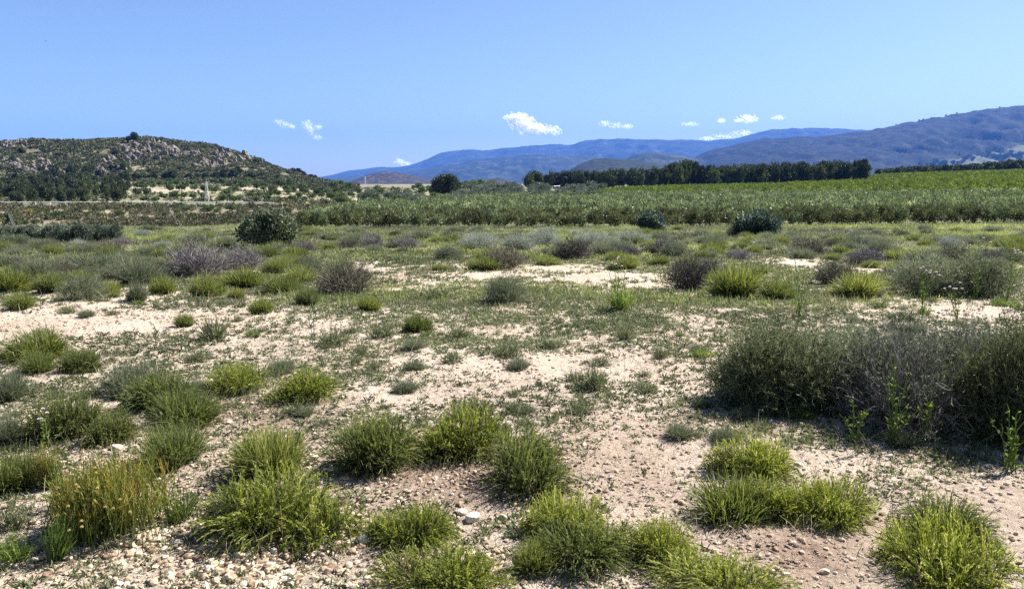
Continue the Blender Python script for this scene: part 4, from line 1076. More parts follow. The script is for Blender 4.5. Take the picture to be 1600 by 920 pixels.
def tree(lib, i, name, X, Y, r, h, label, group=None, rot=None, lean=0):
    Z = float(terrain(X, Y))
    o = bpy.data.objects.new(name, None); C.objects.link(o)
    o.location = (X, Y, Z); o.scale = (r, r, h); o.rotation_euler = (lean, 0, random.random() * 6.28 if rot is None else rot)
    o.empty_display_size = .2
    tag(o, label, 'tree', group)
    link('crown', lib[i % len(lib)][0], o); link('trunk', lib[i % len(lib)][1], o)
    return o
def X_at(px, Y): return (px - CX) / FPX * Y * (cp + sp * 0) * 1.0
def tree_px(lib, i, name, px, top, bot, w, Y, label, group=None):
    X = at_depth(px, bot, Y)[0]; Z = float(terrain(X, Y)); h = max(at_depth(px, top, Y)[1] - Z, .5)
    return tree(lib, i, name, X, Y, w / 2 * Y / FPX, h, label, group)

gt = np.random.default_rng(303)
# pine belt right of centre
PT = np.array([(822,271),(840,269),(870,268),(905,266),(950,265),(1000,264),(1040,259),(1072,250),(1100,258),(1150,257),(1200,255),(1250,253),(1300,252),(1340,251),(1352,249)])
for row, (Y, n, x0, x1) in enumerate(((330, 40, 1000, 1356), (350, 42, 890, 1350), (372, 52, 822, 1350), (400, 52, 820, 1345))):
    for i in range(n):
        px = x0 + (x1 - x0) * (i + gt.random() * .9) / n
        top = np.interp(px, PT[:, 0], PT[:, 1]) + abs(gt.normal(0, 4.5)) - 2 + (0 if row else 2)
        w = 12 + 11 * gt.random() + (2 if row > 1 else 0)
        near = row == 0 and px > 1010
        tree_px(PINES if gt.random() < .65 else DPINES, gt.integers(12), 'pine_tree', px, top, 290, w, Y + gt.normal(0, 4), 'dark pine in the dense belt of pines behind the vineyard', 'pines of the belt behind the vineyard')
tree_px(DPINES, 0, 'pine_tree', 1347, 249, 290, 22, 325, 'tallest pine standing at the right end of the belt')
tree_px(DPINES, 1, 'pine_tree', 1073, 249, 290, 34, 420, 'broad pine rising above the belt, left of its middle')
for i in range(70):
    px = 1368 + 250 * (i + gt.random()) / 70
    top = np.interp(px, [1368, 1400, 1480, 1540, 1600], [263, 260, 256, 252, 247]) + abs(gt.normal(0, 2.2))
    tree_px(PINES if gt.random() < .5 else DPINES, gt.integers(12), 'pine_tree', px, top, 275, 10 + 8 * gt.random(), 480 + gt.random() * 40, 'small pine of the far row along the right vineyard edge', 'pines of the far row on the right')
tree_px(ROUND, 0, 'round_tree', 697, 272, 311, 47, 235, 'large dark round tree standing alone left of centre')
tree_px(ROUND, 1, 'summit_tree', 210, 206, 222, 12, 535, 'round tree on the summit of the left hill')
tree_px(DPINES, 1, 'small_tree', 201, 212, 222, 8, 535, 'small tree at the left side of the summit tree')
tree_px(CYP, 0, 'cypress_tree', 127, 298, 320, 6, 175, 'thin dark cypress by the road, left one of two')
tree_px(CYP, 1, 'cypress_tree', 168, 299, 320, 8, 175, 'dark cypress by the road, thicker right one of two')
for px, top, w in ((452,266,12),(458,262,13),(466,263,14),(474,267,11),(486,272,12),(492,273,10)):
    tree_px(DPINES, gt.integers(4), 'pine_tree', px, top, 280, w, 540, 'pine in the small cluster on the right shoulder of the left hill', 'pines on the shoulder of the left hill')
# hill pines on the left
def hillpine(px, py, g):
    X, Y, Z = hit(px, py)
    if Y < 165 or Y > 640: return False
    h = (10 + 12 * g.random()) * (1 + (py - 280) / 120)
    tree_px(PINES if g.random() < .55 else DPINES, g.integers(12), 'hillside_pine', px, py - h, py, h * (.62 + .3 * g.random()), Y, 'pine at the wooded foot of the left hill', 'pines at the foot of the left hill')
    return True
scatter_px(92, -10, 190, 292, 319, hillpine, 71)
scatter_px(44, 60, 205, 268, 300, hillpine, 72)
scatter_px(10, 0, 210, 240, 275, hillpine, 73)
# trees along the hill track
for px, bot, w, h in ((212,283,14,13),(226,283,16,15),(240,283,14,14),(264,283,20,16),(272,283,16,17),(296,281,12,11),(308,281,10,10),(320,281,13,11),(338,281,18,14),(352,281,20,16),(366,279,16,18),(372,276,14,16),(392,281,18,11),(408,279,12,9),(434,283,12,11)):
    tree_px(PINES if px % 4 else DPINES, px, 'round_tree', px, bot - h, bot, w, hit(px, bot)[1], 'bushy tree in the line along the track across the left hill', 'trees along the track of the left hill')
# orchard trees on terraces
def orch(px, py, g):
    X, Y, Z = hit(px, py)
    if Y < 163 or Y > 700: return False
    h = 8 + 7 * g.random()
    tree_px(ALM, g.integers(8), 'orchard_tree', px, py - h, py, h * 1.15, Y, 'small orchard tree on the terraces behind the road', 'orchard trees on the terraces behind the road')
    return True
scatter_px(80, 205, 540, 290, 318, orch, 74)
def orch2(px, py, g):
    X, Y, Z = hit(px, py)
    if Y < 120: return False
    h = 7 + 8 * g.random()
    tree_px(ALM, g.integers(8), 'orchard_tree', px, py - h, py, h * 1.1, Y, 'small orchard tree on pale soil left of the lone round tree', 'orchard trees left of the lone round tree')
    return True
scatter_px(46, 500, 690, 297, 321, orch2, 75)
for i, (px, bot, w, h) in enumerate(((256,313,14,12),(270,312,13,12),(243,316,14,9),(288,311,12,11),(302,311,12,9),(240,321,13,8),(391,311,16,11),(406,311,14,12),(422,308,10,11),(436,308,10,10))):
    tree_px(ALM, i, 'orchard_tree', px, bot - h, bot, w, max(hit(px, bot)[1], 165), 'dark round orchard tree beside the field behind the road', 'larger orchard trees by the field behind the road')

# silvery olive grove right of the lone tree
def silv(px, py, g):
    X, Y, Z = hit(px, py)
    h = 9 + 6 * g.random()
    o = place('reedbush', 'silver_olive_tree', px, py - h, py, h * 1.3, 'silvery olive tree in the grove right of the lone round tree', 'olive tree', 'silvery olive trees right of the lone round tree')
    return True
scatter_px(90, 735, 945, 297, 312, silv, 76)
scatter_px(36, 560, 760, 308, 322, silv, 77)
def greent(px, py, g):
    X, Y, Z = hit(px, py); h = 7 + 5 * g.random()
    tree_px(ALM, g.integers(8), 'bushy_tree', px, py - h, py, h * 1.5, Y, 'green bushy tree on the skyline right of the lone round tree', 'green trees behind the silvery olives')
    return True
scatter_px(34, 715, 860, 290, 298, greent, 78)

# ------------------------------------------------------------------ olive rows (front trees one by one, the rest as a mass) and vineyard
def small_olive(seed, mat, nclump, per, ll, lw):
    return leaf_shrub(seed, mat, nclump, per, ll, lw, .25, zc=.54, zr=.46)
OLV = [small_olive(700 + i, M['olivefront'] if i % 3 else M['olive'], 22, 34, .24, .075) for i in range(6)]
def row_Y(px): return np.interp(px, [455, 700, 1000, 1300, 1650], [62, 61, 60, 60, 60])
cnt = 0; rowk = 0
olives_mass = []
go = np.random.default_rng(404)
vine_start = lambda px: np.interp(px, [700, 900, 1000, 1300, 1650], [255, 240, 212, 176, 140])
while True:
    off = rowk * 3.6
    if 60 + off > 262: break
    Y = 60 + off
    half = []
    x = (455 - CX) / FPX * Y
    xe = (1680 - CX) / FPX * Y
    while x < xe:
        xx = x + go.normal(0, .15); yy = Y + go.normal(0, .12)
        px = CX + xx / yy * FPX
        if yy < vine_start(px) and (px > np.interp(yy, [60, 110, 150, 250], [462, 480, 640, 720])):
            r = .55 + .35 * go.random(); h = .95 + .6 * go.random()
            if cnt < 290 and rowk < 6:
                o = link('olive_tree', OLV[go.integers(6)], None, (xx, yy, float(terrain(xx, yy)) - .03))
                o.scale = (r, r, h); o.rotation_euler.z = go.random() * 6.28
                tag(o, 'young olive tree in the front rows of the hedge-like grove' , 'tree', 'young olive trees in the front rows of the grove')
                cnt += 1
            else:
                olives_mass.append((xx, yy, r * 1.1, h))
        x += 1.25
    rowk += 1

def mass(name, pts, tmpl_mats, label, cat, nclump, per, ll, lw, seed):
    g = np.random.default_rng(seed); mb = MB()
    tm = []
    for i in range(5):
        d = rdir(nclump, g); c = d * (.3 + .5 * g.random((nclump, 1))) * np.array([1, 1, .45]) + np.array([0, 0, .55])
        q = np.repeat(np.arange(nclump), per)
        off = rdir(len(q), g) * (g.random((len(q), 1)) ** .5) * .34
        pos = c[q] + off * np.array([1, 1, .7]); D = unit(unit(off) + .8 * rdir(len(q), g) + np.array([0, 0, .3]))
        S = unit(np.cross(D, rdir(len(q), g)))
        L = ll * (.7 + .6 * g.random((len(q), 1)))
        V = np.stack([pos, pos + D * L * .5 - S * lw / 2, pos + D * L, pos + D * L * .5 + S * lw / 2], 1).reshape(-1, 3)
        tm.append((V, np.repeat(g.normal(0, .12, len(q)), 4)))
    pts = np.array(pts); Z = terrain(pts[:, 0], pts[:, 1])
    for i in range(5):
        s = np.arange(i, len(pts), 5); V, tt = tm[i]
        a = g.random(len(s)) * 6.283; c_, s_ = np.cos(a)[:, None], np.sin(a)[:, None]
        r = pts[s, 2][:, None]; h = pts[s, 3][:, None]
        VX = (V[None, :, 0] * c_ - V[None, :, 1] * s_) * r + pts[s, 0][:, None]
        VY = (V[None, :, 0] * s_ + V[None, :, 1] * c_) * r + pts[s, 1][:, None]
        VZ = V[None, :, 2] * h + Z[s][:, None]
        n = VX.size
        mb.add(np.stack([VX, VY, VZ], -1), Q=np.arange(n).reshape(-1, 4), tint=np.clip(.50 + g.normal(0, .17, (len(s), 1)) + tt[None], 0, 1).ravel())
    return tag(link(name, mb.mesh(name, tmpl_mats)), label, cat, None, 'stuff')
mass('olive_grove', olives_mass, M['olive'], 'grey-green mass of olive rows filling the field on the right', 'olive grove', 10, 11, .32, .21, 90)

vp = []
gv = np.random.default_rng(505)
Y = 132.
while Y < 335:
    for a in np.arange(690, 1700, 1.25 * FPX / Y):
        px = a + gv.normal(0, 1)
        if Y > vine_start(px) + gv.normal(0, 3) and px > np.interp(Y, [130, 150, 240, 275, 335], [1600, 1300, 860, 940, 1080]):
            vp.append(((px - CX) / FPX * Y, Y + gv.normal(0, .25), .62 + .25 * gv.random(), 1.0 + .5 * gv.random()))
    Y += 3.0
for Y in np.arange(335, 460, 3.5):
    for a in np.arange(1230, 1700, 1.6 * FPX / Y):
        px = a + gv.normal(0, 1)
        if px > np.interp(Y, [335, 400, 460], [1180, 1290, 1390]):
            vp.append(((px - CX) / FPX * Y, Y, .8 + .3 * gv.random(), 1.4 + .5 * gv.random()))
mass('vineyard', vp, M['vine'], 'bright yellow-green rows of vines behind the olive grove', 'vineyard', 8, 10, .34, .24, 91)

# ------------------------------------------------------------------ hill scrub, bank scrub, rock outcrops
def scrubmass():
    pts = []
    g, X, Y, Z, px, py = world_scatter(1, 10, 20, 1)
    g = np.random.default_rng(92)
    n = 15000
    a = -80 + 640 * g.random(n); Yy = 390 + 190 * g.random(n); Xx = (a - CX) / FPX * Yy
    k = fbm(Xx * .05, Yy * .05, 61, 4) + g.normal(0, .08, n) > .44
    k &= a < 560
    for x, y in zip(Xx[k], Yy[k]): pts.append((x, y, .7 + 1.3 * g.random() ** 2, .7 + 1.0 * g.random()))
    mass('hillside_scrub', pts, M['scrub'], 'dark green scrub covering the left hill', 'scrub', 6, 7, .8, .5, 93)
    pts = []
    n = 4600
    a = -60 + 660 * g.random(n); Yy = 108 + 42 * g.random(n); Xx = (a - CX) / FPX * Yy
    k = (fbm(Xx * .09, Yy * .13, 63, 4) + g.normal(0, .06, n) > .45) & ~((a > 452) & (Yy < np.interp(a, [452, 480, 640], [100, 112, 152]))) & ~((a > 480) & (Yy < 120))
    for x, y in zip(Xx[k], Yy[k]): pts.append((x, y, .28 + .5 * g.random() ** 2, .3 + .5 * g.random()))
    mass('bank_scrub', pts, M['bank'], 'low brown-green scrub on the road embankment', 'scrub', 7, 8, .55, .22, 94)
    pts = []
    n = 4200
    a = -80 + 820 * g.random(n) ** .9; Yy = 165 + 330 * g.random(n) ** 1.3; Xx = (a - CX) / FPX * Yy
    k = fbm(Xx * .03, Yy * .08, 65, 3) + g.normal(0, .05, n) + .16 * (a < 190) > .5
    for x, y in zip(Xx[k], Yy[k]): pts.append((x, y, .5 + .8 * g.random() ** 2, .4 + .6 * g.random()))
    mass('terrace_scrub', pts, M['scrub'], 'patchy low growth on the terraces behind the road', 'scrub', 6, 7, .6, .3, 95)
scrubmass()
def hbush(px, py, g):
    X, Y, Z = hit(px, py)
    if Y < 300 or Y > 640: return False
    h = 5 + 5 * g.random()
    place('hillbush', 'hill_bush', px, py - h, py, h * (1.2 + .8 * g.random()), 'rounded bush on the slope of the left hill', 'bush', 'bushes on the slope of the left hill')
    return True
scatter_px(150, 0, 470, 222, 285, hbush, 79)
def bankb(px, py, g):
    X, Y, Z = hit(px, py)
    if Y < 104 or Y > 150: return False
    h = 5 + 5 * g.random()
    place('bankbush', 'bank_bush', px, py - h, py, h * (1.3 + .8 * g.random()), 'rounded bush on the road embankment', 'bush', 'bushes on the road embankment')
    return True
scatter_px(80, 0, 560, 324, 352, bankb, 80)
place('yellow', 'broom_shrub', 48, 326, 338, 13, 'bright yellow flowering shrub on the road embankment', 'shrub')
for px, w in zip(range(4, 184, 11), (20,22,24,20,22,24,26,24,22,24,26,26,24,24,22,24,20)):
    place('reedbush', 'leafy_bush', px + gt.normal(0, 2), 351 + gt.normal(0, 2) + (3 if px < 30 else 0), 378 - (2 if px < 90 else 0), w, 'leafy bush in the dense hedge below the embankment', 'bush', 'bushes of the hedge below the embankment')

def outcrop(px, py, w, h, seed, label):
    g = np.random.default_rng(seed)
    X, Y, Z = hit(px, py + h / 2)
    mb = MB(); n = int(18 + w * h * .085)
    gn = 11; VV = []
    for u in np.linspace(-1.1, 1.1, gn):
        for v in np.linspace(-1.1, 1.1, gn):
            gx, gy, gz = hit(px + u * w / 2, py + v * h / 2)
            if gy > 640: gx, gy, gz = X, Y, Z - 2
            q = (1 - u * u) * (1 - v * v)
            VV.append((gx - X, gy - Y, gz - Z + q * (.2 + 1.5 * g.random() ** 2) - .35 + .1 * abs(q)))
    gi = np.arange(gn * gn).reshape(gn, gn)
    mb.add(VV, Q=np.stack([gi[:-1, :-1], gi[:-1, 1:], gi[1:, 1:], gi[1:, :-1]], -1))
    for i in range(n):
        a = g.random() * 6.283; rr = math.sqrt(g.random())
        gx, gy, gz = hit(px + rr * math.cos(a) * w / 2 + g.normal(0, 1.5), py + rr * math.sin(a) * h / 2)
        if gy > 640: continue
        r = (.45 + 1.6 * g.random() ** 2.2) * gy / 450
        V = stone_v(ICO2, g, .6) * np.array([r * (.7 + .7 * g.random()), r * .9, r * (.9 + 1.5 * g.random())])
        t = g.normal(0, .35); V = np.stack([V[:, 0] * math.cos(t) - V[:, 2] * math.sin(t), V[:, 1], V[:, 0] * math.sin(t) + V[:, 2] * math.cos(t)], -1)
        mb.add(V + np.array([gx - X, gy - Y, gz - Z + r * .15]), T=ICO2[1])
    o = link('rock_outcrop', mb.mesh('rock_outcrop', M['rock']), None, (X, Y, Z)); tag(o, label, 'rock')
for i, (px, py, w, h, lab) in enumerate((
 (212,240,44,24,'pale cliff of blocks just below the summit tree'),(246,238,44,26,'pink-grey cliff right of the one below the summit tree'),
 (345,245,28,18,'dark-cleft rock face on the right half of the left hill'),(372,250,30,14,'scattered grey rocks right of the dark-cleft rock face'),
 (16,256,26,18,'white rocks at the left picture edge on the hill'),(40,264,36,12,'low grey rock band on the left part of the hill'),
 (70,263,26,16,'pale rocks left of the middle gully of the hill'),(98,278,36,16,'pale rocks above the wooded foot of the hill'),
 (112,292,18,12,'light boulder patch among the pines of the hill foot'),(165,256,26,14,'grey rocks in the dark middle gully of the hill'),
 (160,270,24,14,'small grey rocks below the dark middle gully'),(300,243,26,8,'flat pale ledge between the two big rock faces'),
 (320,260,50,10,'pinkish scree band under the dark-cleft rock face'),(20,228,40,10,'brownish rocks at the left crest of the hill'),
 (192,266,20,8,'small white rock ledge left of the pale cliff'),(275,245,24,10,'small grey crags right of the pink-grey cliff'))):
    outcrop(px, py, w, h, 900 + i, lab)

# ------------------------------------------------------------------ road, guard rail, chutes, pylons, shed
def road():
    mb = MB(); n = 60
    a = np.linspace(-200, 470, n)
    L = []; Rr = []
    for x in a:
        for Y, lst in ((151.0, L), (157.0, Rr)):
            X = (x - CX) / FPX * 154; lst.append((X, Y, float(terrain(X, Y))))
    L = np.array(L); Rr = np.array(Rr); z = (L[:, 2] + Rr[:, 2]) / 2 + .06; z = np.convolve(np.pad(z, 4, mode='edge'), np.ones(9) / 9, 'valid')
    L[:, 2] = z; Rr[:, 2] = z
    V = np.concatenate([L, Rr, L - [0, 0, 1.2], Rr - [0, 0, 1.2]])
    Q = []
    for i in range(n - 1):
        Q += [(i, i + 1, n + i + 1, n + i), (2 * n + i, 2 * n + i + 1, i + 1, i), (n + i, n + i + 1, 3 * n + i + 1, 3 * n + i)]
    mb.add(V, Q=Q)
    tag(link('road', mb.mesh('road', M['asphalt'])), kind='structure')
    # rail along the near edge
    g = MB()
    k = 0
    rail = MB()
    Pn = L[:-3] + np.array([0, .35, 0]); m = len(Pn)
    prof = [(0, .46), (-.05, .51), (0, .56), (-.05, .61), (0, .66)]
    VV = np.array([[p + np.array([0, d, zz]) for d, zz in prof] + [p + np.array([0, d + .012, zz]) for d, zz in prof] for p in Pn]).reshape(-1, 3)
    QQ = []
    for i in range(m - 1):
        for j in range(4):
            QQ.append((i * 10 + j, (i + 1) * 10 + j, (i + 1) * 10 + j + 1, i * 10 + j + 1))
            QQ.append((i * 10 + 5 + j + 1, (i + 1) * 10 + 5 + j + 1, (i + 1) * 10 + 5 + j, i * 10 + 5 + j))
    rail.add(VV, Q=QQ)
    o = link('guard_rail', rail.mesh('guard_rail', M['steel'])); tag(o, 'long pale steel guard rail along the road on the left', 'guard rail')
    pm = MB(); box(pm, (-.05, .02, -.05), (.05, .12, .68)); pme = pm.mesh('post', M['steel'])
    for i in range(0, m, 2): link('post', pme, o, tuple(Pn[i]))
road()

def chute(p, q, w, label):
    X0, Y0, Z0 = hit(*p); X1, Y1, Z1 = hit(*q)
    mb = MB(); n = 24
    for i in range(n):
        t0, t1 = i / n, (i + 1) / n
        A = np.array([X0 + (X1 - X0) * t0, Y0 + (Y1 - Y0) * t0, 0]); B = np.array([X0 + (X1 - X0) * t1, Y0 + (Y1 - Y0) * t1, 0])
        A[2] = max(Z0 + (Z1 - Z0) * t0, float(terrain(A[0], A[1]))) + .10; B[2] = max(Z0 + (Z1 - Z0) * t1, float(terrain(B[0], B[1]))) + .10
        d = unit(B - A); s = unit(np.cross(d, [0, 0, 1])) * w
        pr = [(-1, .1), (-.8, .1), (-.7, -.05), (.7, -.05), (.8, .1), (1, .1), (1, -.22), (-1, -.22)]
        V = [A + s * a + np.array([0, 0, b]) for a, b in pr] + [B + s * a + np.array([0, 0, b]) for a, b in pr]
        mb.add(V, Q=[(j, (j + 1) % 8, 8 + (j + 1) % 8, 8 + j) for j in range(8)])
    tag(link('drain_chute', mb.mesh('drain_chute', M['concrete'])), label, 'drain')
chute((258, 324), (284, 355), .12, 'slanting concrete drain chute on the embankment below the road')
chute((11, 330), (24, 358), .10, 'concrete drain chute on the embankment by the left edge')

def pylon(px, top, bot, Y, w, label):
    X = at_depth(px, bot, Y)[0]; Z = float(terrain(X, Y)); h = at_depth(px, top, Y)[1] - Z
    mb = MB(); b = w * Y / FPX / 2; t = b * .28; r = .011 + h * .0021
    C4 = [(-1, -1), (1, -1), (1, 1), (-1, 1)]
    lv = [0, .25, .48, .68, .85, 1]
    pts = [[np.array([x * (b + (t - b) * f), y * (b + (t - b) * f), h * f]) for x, y in C4] for f in lv]
    for c in range(4): tube(mb, [pts[i][c] for i in range(6)], r, 4)
    for i in range(5):
        for c in range(4):
            tube(mb, [pts[i][c], pts[i + 1][(c + 1) % 4]], r * .6, 4); tube(mb, [pts[i + 1][c], pts[i + 1][(c + 1) % 4]], r * .6, 4)
    o = link('lattice_pylon', mb.mesh('lattice_pylon', M['steel']), None, (X, Y, Z)); tag(o, label, 'pylon')
    for f in (.84, .97):
        a = MB(); L = b * 1.5; tube(a, [(-L, 0, h * f), (0, 0, h * f + .25), (L, 0, h * f)], r * .8, 4); link('cross_arm', a.mesh('cross_arm', M['steel']), o)
pylon(324, 284, 317, 172, 6, 'pale lattice pylon standing in the field behind the road')
pylon(571, 276, 300, 420, 3, 'faint thin pylon in front of the small rocky hill')

def shed(px, bot, wpx, hpx, label):
    X, Y, Z = hit(px, bot); s = Y / FPX; w = wpx * s / 2; h = hpx * s
    mb = MB(); box(mb, (-w, 0, -.2), (w, 4, h)); o = link('shed', mb.mesh('wall', M['white']), None, (X, Y, Z)); tag(o, label, 'shed')
    r = MB(); V = [(-w * 1.05, -.25, h), (w * 1.05, -.25, h), (w * 1.05, 4.25, h + .5), (-w * 1.05, 4.25, h + .5)]
    V = V + [(a, b, c + .12) for a, b, c in V]
    r.add(V, Q=[(3,2,1,0),(4,5,6,7),(0,1,5,4),(1,2,6,5),(2,3,7,6),(3,0,4,7)]); link('roof', r.mesh('roof', M['white']), o)
    d = MB(); box(d, (-.45, -.04, -.1), (.45, -.003, h * .8)); link('door', d.mesh('door', M['tile']), o)
shed(870, 295, 11, 3, 'low white shed in front of the left end of the pine belt')

# far trees and field on the toe of the right mountain
def mount_hit(px, py):
    dg = bpy.context.evaluated_depsgraph_get(); d = ray(px, py); d = d / np.linalg.norm(d)
    ok, loc, n, i, ob, mt = scene.ray_cast(dg, (0, 300 * d[1] * 0 + 0, CAMZ), tuple(d), distance=20000)
    return loc
MO = [o for o in bpy.data.objects if o.name == 'mountain'][0]
bpy.context.view_layer.update()
def mcast(px, py):
    d = ray(px, py); d = d / np.linalg.norm(d)
    ok, loc, n, i = MO.ray_cast((0, 0, CAMZ), tuple(d))
    return loc if ok else None
gm = np.random.default_rng(808)
for px, py in [(1440+7*i+gm.normal(0,2), 258.5-i*.35) for i in range(10)] + [(1508,250),(1514,246),(1520,250)] + [(1552+5*i+gm.normal(0,1), 247-.5*i+gm.normal(0,.5)) for i in range(10)] + [(1462,254),(1580,239),(1545,240)]:
    L = mcast(px, py)
    if L is None: continue
    s = L[1] / FPX
    o = bpy.data.objects.new('distant_tree', None); C.objects.link(o)
    h = (4 + 3 * gm.random()) * s; o.location = (L[0], L[1], L[2] - .3); o.scale = (h * .8, h * .8, h)
    tag(o, 'dark tree by the pale fields at the foot of the right mountain', 'tree', 'trees at the foot of the right mountain')
    link('crown', DPINES[gm.integers(4)][0], o); link('trunk', DPINES[0][1], o)
# trees on the mountain skyline
for px, py in ((1562,169),(1478,181),(1495,178),(1455,185),(1442,188),(1436,190),(1400,195)):
    L = None
    for dy in range(0, 8):
        L = mcast(px, py + dy)
        if L is not None: break
    if L is None: continue
    o = bpy.data.objects.new('distant_tree', None); C.objects.link(o); s = L[1] / FPX; h = (1.8 + 1.8 * gm.random()) * s
    o.location = (L[0], L[1], L[2] - .5); o.scale = (h * .5, h * .5, h); tag(o, 'tree on the skyline of the right mountain', 'tree', 'trees on the skyline of the right mountain')
    link('crown', DPINES[gm.integers(4)][0], o); link('trunk', DPINES[0][1], o)

# bird high on the left
def bird():
    Y = 70; X, Z = at_depth(72, 65, Y)
    mb = MB(); prof = np.linspace(-1, 1, 9)
    tube(mb, [(0, p * .14, 0) for p in prof], .035 * np.sqrt(np.clip(1 - prof ** 2, .02, 1)), 7)
    for s in (-1, 1):
        V = [(s*.02, .05, 0), (s*.02, -.06, 0), (s*.14, -.05, .07), (s*.14, .06, .07), (s*.30, -.04, .13), (s*.28, .03, .13)]
        V = V + [(a, b, c + .008) for a, b, c in V]
        mb.add(V, Q=[(0,1,2,3),(3,2,4,5),(6,9,8,7),(9,11,10,8),(0,3,9,6),(3,5,11,9),(1,7,8,2),(2,8,10,4),(4,10,11,5)])
    V = [(-.03,-.12,0),(.03,-.12,0),(.05,-.22,0),(-.05,-.22,0)]; V += [(a,b,c+.008) for a,b,c in V]
    mb.add(V, Q=[(3,2,1,0),(4,5,6,7),(0,1,5,4),(1,2,6,5),(2,3,7,6),(3,0,4,7)])
    o = link('bird', mb.mesh('bird', M['bark']), None, (X, Y, Z)); o.rotation_euler.z = .9; o.scale = (.55,)*3
    tag(o, 'tiny dark bird flying high in the sky at the upper left', 'bird')
bird()

# ------------------------------------------------------------------ clouds
def cloud_mat(alpha):
    m, nt, nd, lk = nodes('cloud_vapour')
    df = nd.new('ShaderNodeBsdfDiffuse'); df.inputs[0].default_value = (.95, .95, .95, 1)
    tl = nd.new('ShaderNodeBsdfTranslucent'); tl.inputs[0].default_value = (.95, .95, .95, 1)
    tp = nd.new('ShaderNodeBsdfTransparent')
    a = nd.new('ShaderNodeMixShader'); a.inputs[0].default_value = .6; lk.new(df.outputs[0], a.inputs[1]); lk.new(tl.outputs[0], a.inputs[2])
    b = nd.new('ShaderNodeMixShader'); b.inputs[0].default_value = alpha; lk.new(tp.outputs[0], b.inputs[1]); lk.new(a.outputs[0], b.inputs[2])
    o = nd.new('ShaderNodeOutputMaterial'); lk.new(b.outputs[0], o.inputs[0])
    return m
CM, CW = cloud_mat(.26), cloud_mat(.14)
def cloud(blobs, Y, label, mat):
    g = np.random.default_rng(int(blobs[0][0]))
    X0, Z0 = at_depth(blobs[0][0], blobs[0][1], Y); s = Y / FPX
    mb = MB(); sd = np.array([.58, .39, .71])
    for px, py, rx, rz in blobs:
        X, Z = at_depth(px, py, Y); n = 110
        d = rdir(n, g) * (g.random((n, 1)) ** .45); rad = max(rz, 5) * (.17 + .27 * g.random(n) * (1.15 - np.linalg.norm(d, axis=1)))
        c = np.stack([X - X0 + d[:, 0] * rx * s, d[:, 1] * rx * s * .8, Z - Z0 + d[:, 2] * rz * s], -1)
        nn = unit(sd + .25 * g.normal(size=(n, 3))); a1 = unit(np.cross(nn, [0, 1., .1])); a2 = np.cross(nn, a1)
        an = np.arange(7) * 6.283 / 7
        V = c[:, None] + rad[:, None, None] * s * (.8 + .4 * g.random((n, 7, 1))) * (np.cos(an)[None, :, None] * a1[:, None] * 1.2 + np.sin(an)[None, :, None] * a2[:, None])
        T7 = np.array([(0, k, k + 1) for k in range(1, 6)])
        mb.add(V, T=T7[None] + (np.arange(n) * 7)[:, None, None])
    o = link('cloud', mb.mesh('cloud', mat, True), None, (X0, Y, Z0)); tag(o, label, 'cloud')
    return o
cloud([(815,192,26,16),(806,184,20,9),(828,200,18,12),(838,201,16,9),(846,202,22,9),(866,205,14,8),(803,186,16,8),(810,189,16,10)], 26000, 'largest white cloud, above the far mountains right of centre', CM)
cloud([(436,191,10,5),(446,195,12,6),(456,198,6,4)], 26000, 'small white cloud, left of the pair above the left hill', CW)
cloud([(480,196,9,9),(486,205,9,7),(497,199,7,4),(496,215,9,4)], 26000, 'small ragged white cloud, right of the pair above the left hill', CW)
cloud([(945,193,10,5),(962,196,14,5),(980,198,10,4)], 26000, 'thin white cloud right of the largest cloud', CW)
cloud([(1080,194,16,4)], 26000, 'faint flat cloud between the thin one and the right round one', CW)
cloud([(1127,189,7,4)], 26000, 'tiny white cloud left of the small bright one on the right', CW)
cloud([(1168,186,18,7),(1156,189,10,4)], 26000, 'small bright cloud above the right mountain gap', CM)
cloud([(1216,184,12,4)], 26000, 'faint tiny cloud furthest right above the mountain', CW)
cloud([(624,254,10,6),(634,257,10,4)], 52000, 'small cloud peeping over the left slope of the far mountains', CM)
cloud([(1130,214,26,5),(1160,209,22,6),(1105,217,12,3)], 52000, 'long bright cloud lying behind the far mountain ridge', CM)

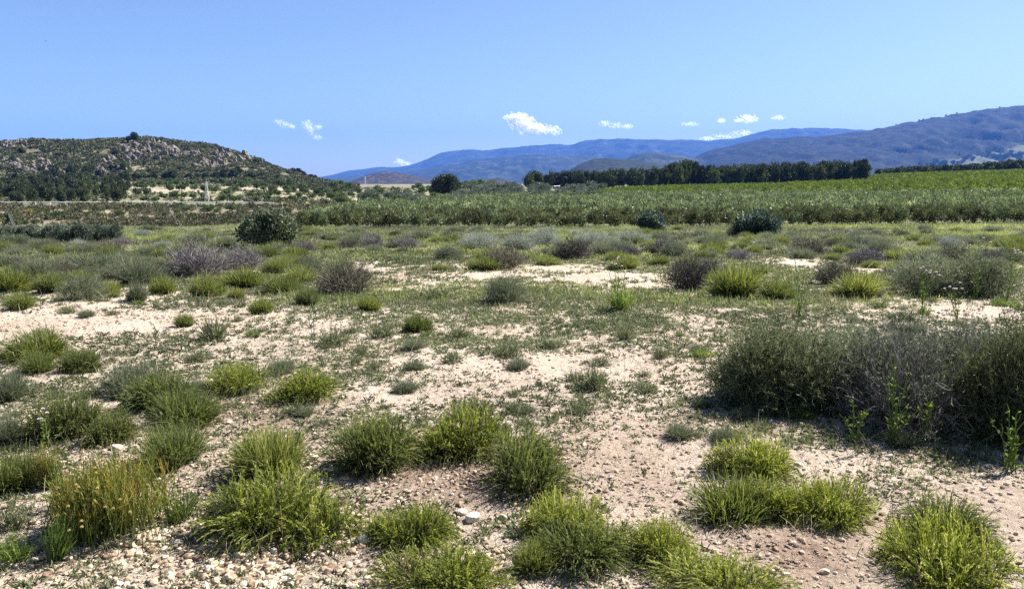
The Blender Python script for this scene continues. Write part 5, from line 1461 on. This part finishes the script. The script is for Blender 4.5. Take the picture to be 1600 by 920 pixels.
# ------------------------------------------------------------------ air
def haze():
    mb = MB(); box(mb, (-24000, -60, -9), (24000, 17500, 1130))
    m, nt, nd, lk = nodes('air')
    v = nd.new('ShaderNodeVolumePrincipled'); v.inputs['Color'].default_value = (.085, .245, .80, 1); v.inputs['Density'].default_value = HAZE; v.inputs['Anisotropy'].default_value = .0
    o = nd.new('ShaderNodeOutputMaterial'); lk.new(v.outputs[0], o.inputs['Volume'])
    tag(link('haze', mb.mesh('haze', m)), kind='stuff')
HAZE = 5.5e-5
haze()

# ------------------------------------------------------------------ light, sky, camera
SUN_EL, SUN_AZ = R(45), math.atan2(.82, .55)   # azimuth from +Y towards +X
w = bpy.data.worlds.new('World'); scene.world = w; w.use_nodes = True
nt = w.node_tree; nt.nodes.clear()
sky = nt.nodes.new('ShaderNodeTexSky'); sky.sky_type = 'NISHITA'; sky.sun_disc = False
sky.sun_elevation = SUN_EL; sky.sun_rotation = SUN_AZ; sky.air_density = .85; sky.dust_density = .5; sky.ozone_density = 2.4; sky.altitude = 300
bg = nt.nodes.new('ShaderNodeBackground'); bg.inputs[1].default_value = .050
wo = nt.nodes.new('ShaderNodeOutputWorld')
nt.links.new(sky.outputs[0], bg.inputs[0]); nt.links.new(bg.outputs[0], wo.inputs[0])
sl = bpy.data.lights.new('sun', 'SUN'); sl.energy = 5.0; sl.angle = R(.53); sl.color = (1, .955, .88)
so = bpy.data.objects.new('sun', sl); C.objects.link(so)
from mathutils import Vector
tosun = Vector((math.sin(SUN_AZ) * math.cos(SUN_EL), math.cos(SUN_AZ) * math.cos(SUN_EL), math.sin(SUN_EL)))
so.rotation_euler = tosun.to_track_quat('Z', 'Y').to_euler()

cam = bpy.data.cameras.new('camera'); co = bpy.data.objects.new('camera', cam); C.objects.link(co)
cam.sensor_width = 36; cam.lens = 36 * FPX / 1600; cam.clip_start = .05; cam.clip_end = 120000
co.location = (0, 0, CAMZ); co.rotation_euler = (math.pi / 2 - PITCH, 0, 0)
scene.camera = co
scene.view_settings.view_transform = 'Standard'; scene.view_settings.look = 'None'
scene.view_settings.exposure = 1.66; scene.view_settings.gamma = 1
scene.view_settings.use_curve_mapping = False
scene.cycles.use_denoising = False
scene.cycles.max_bounces = 6; scene.cycles.diffuse_bounces = 3; scene.cycles.transparent_max_bounces = 40; scene.cycles.volume_bounces = 1
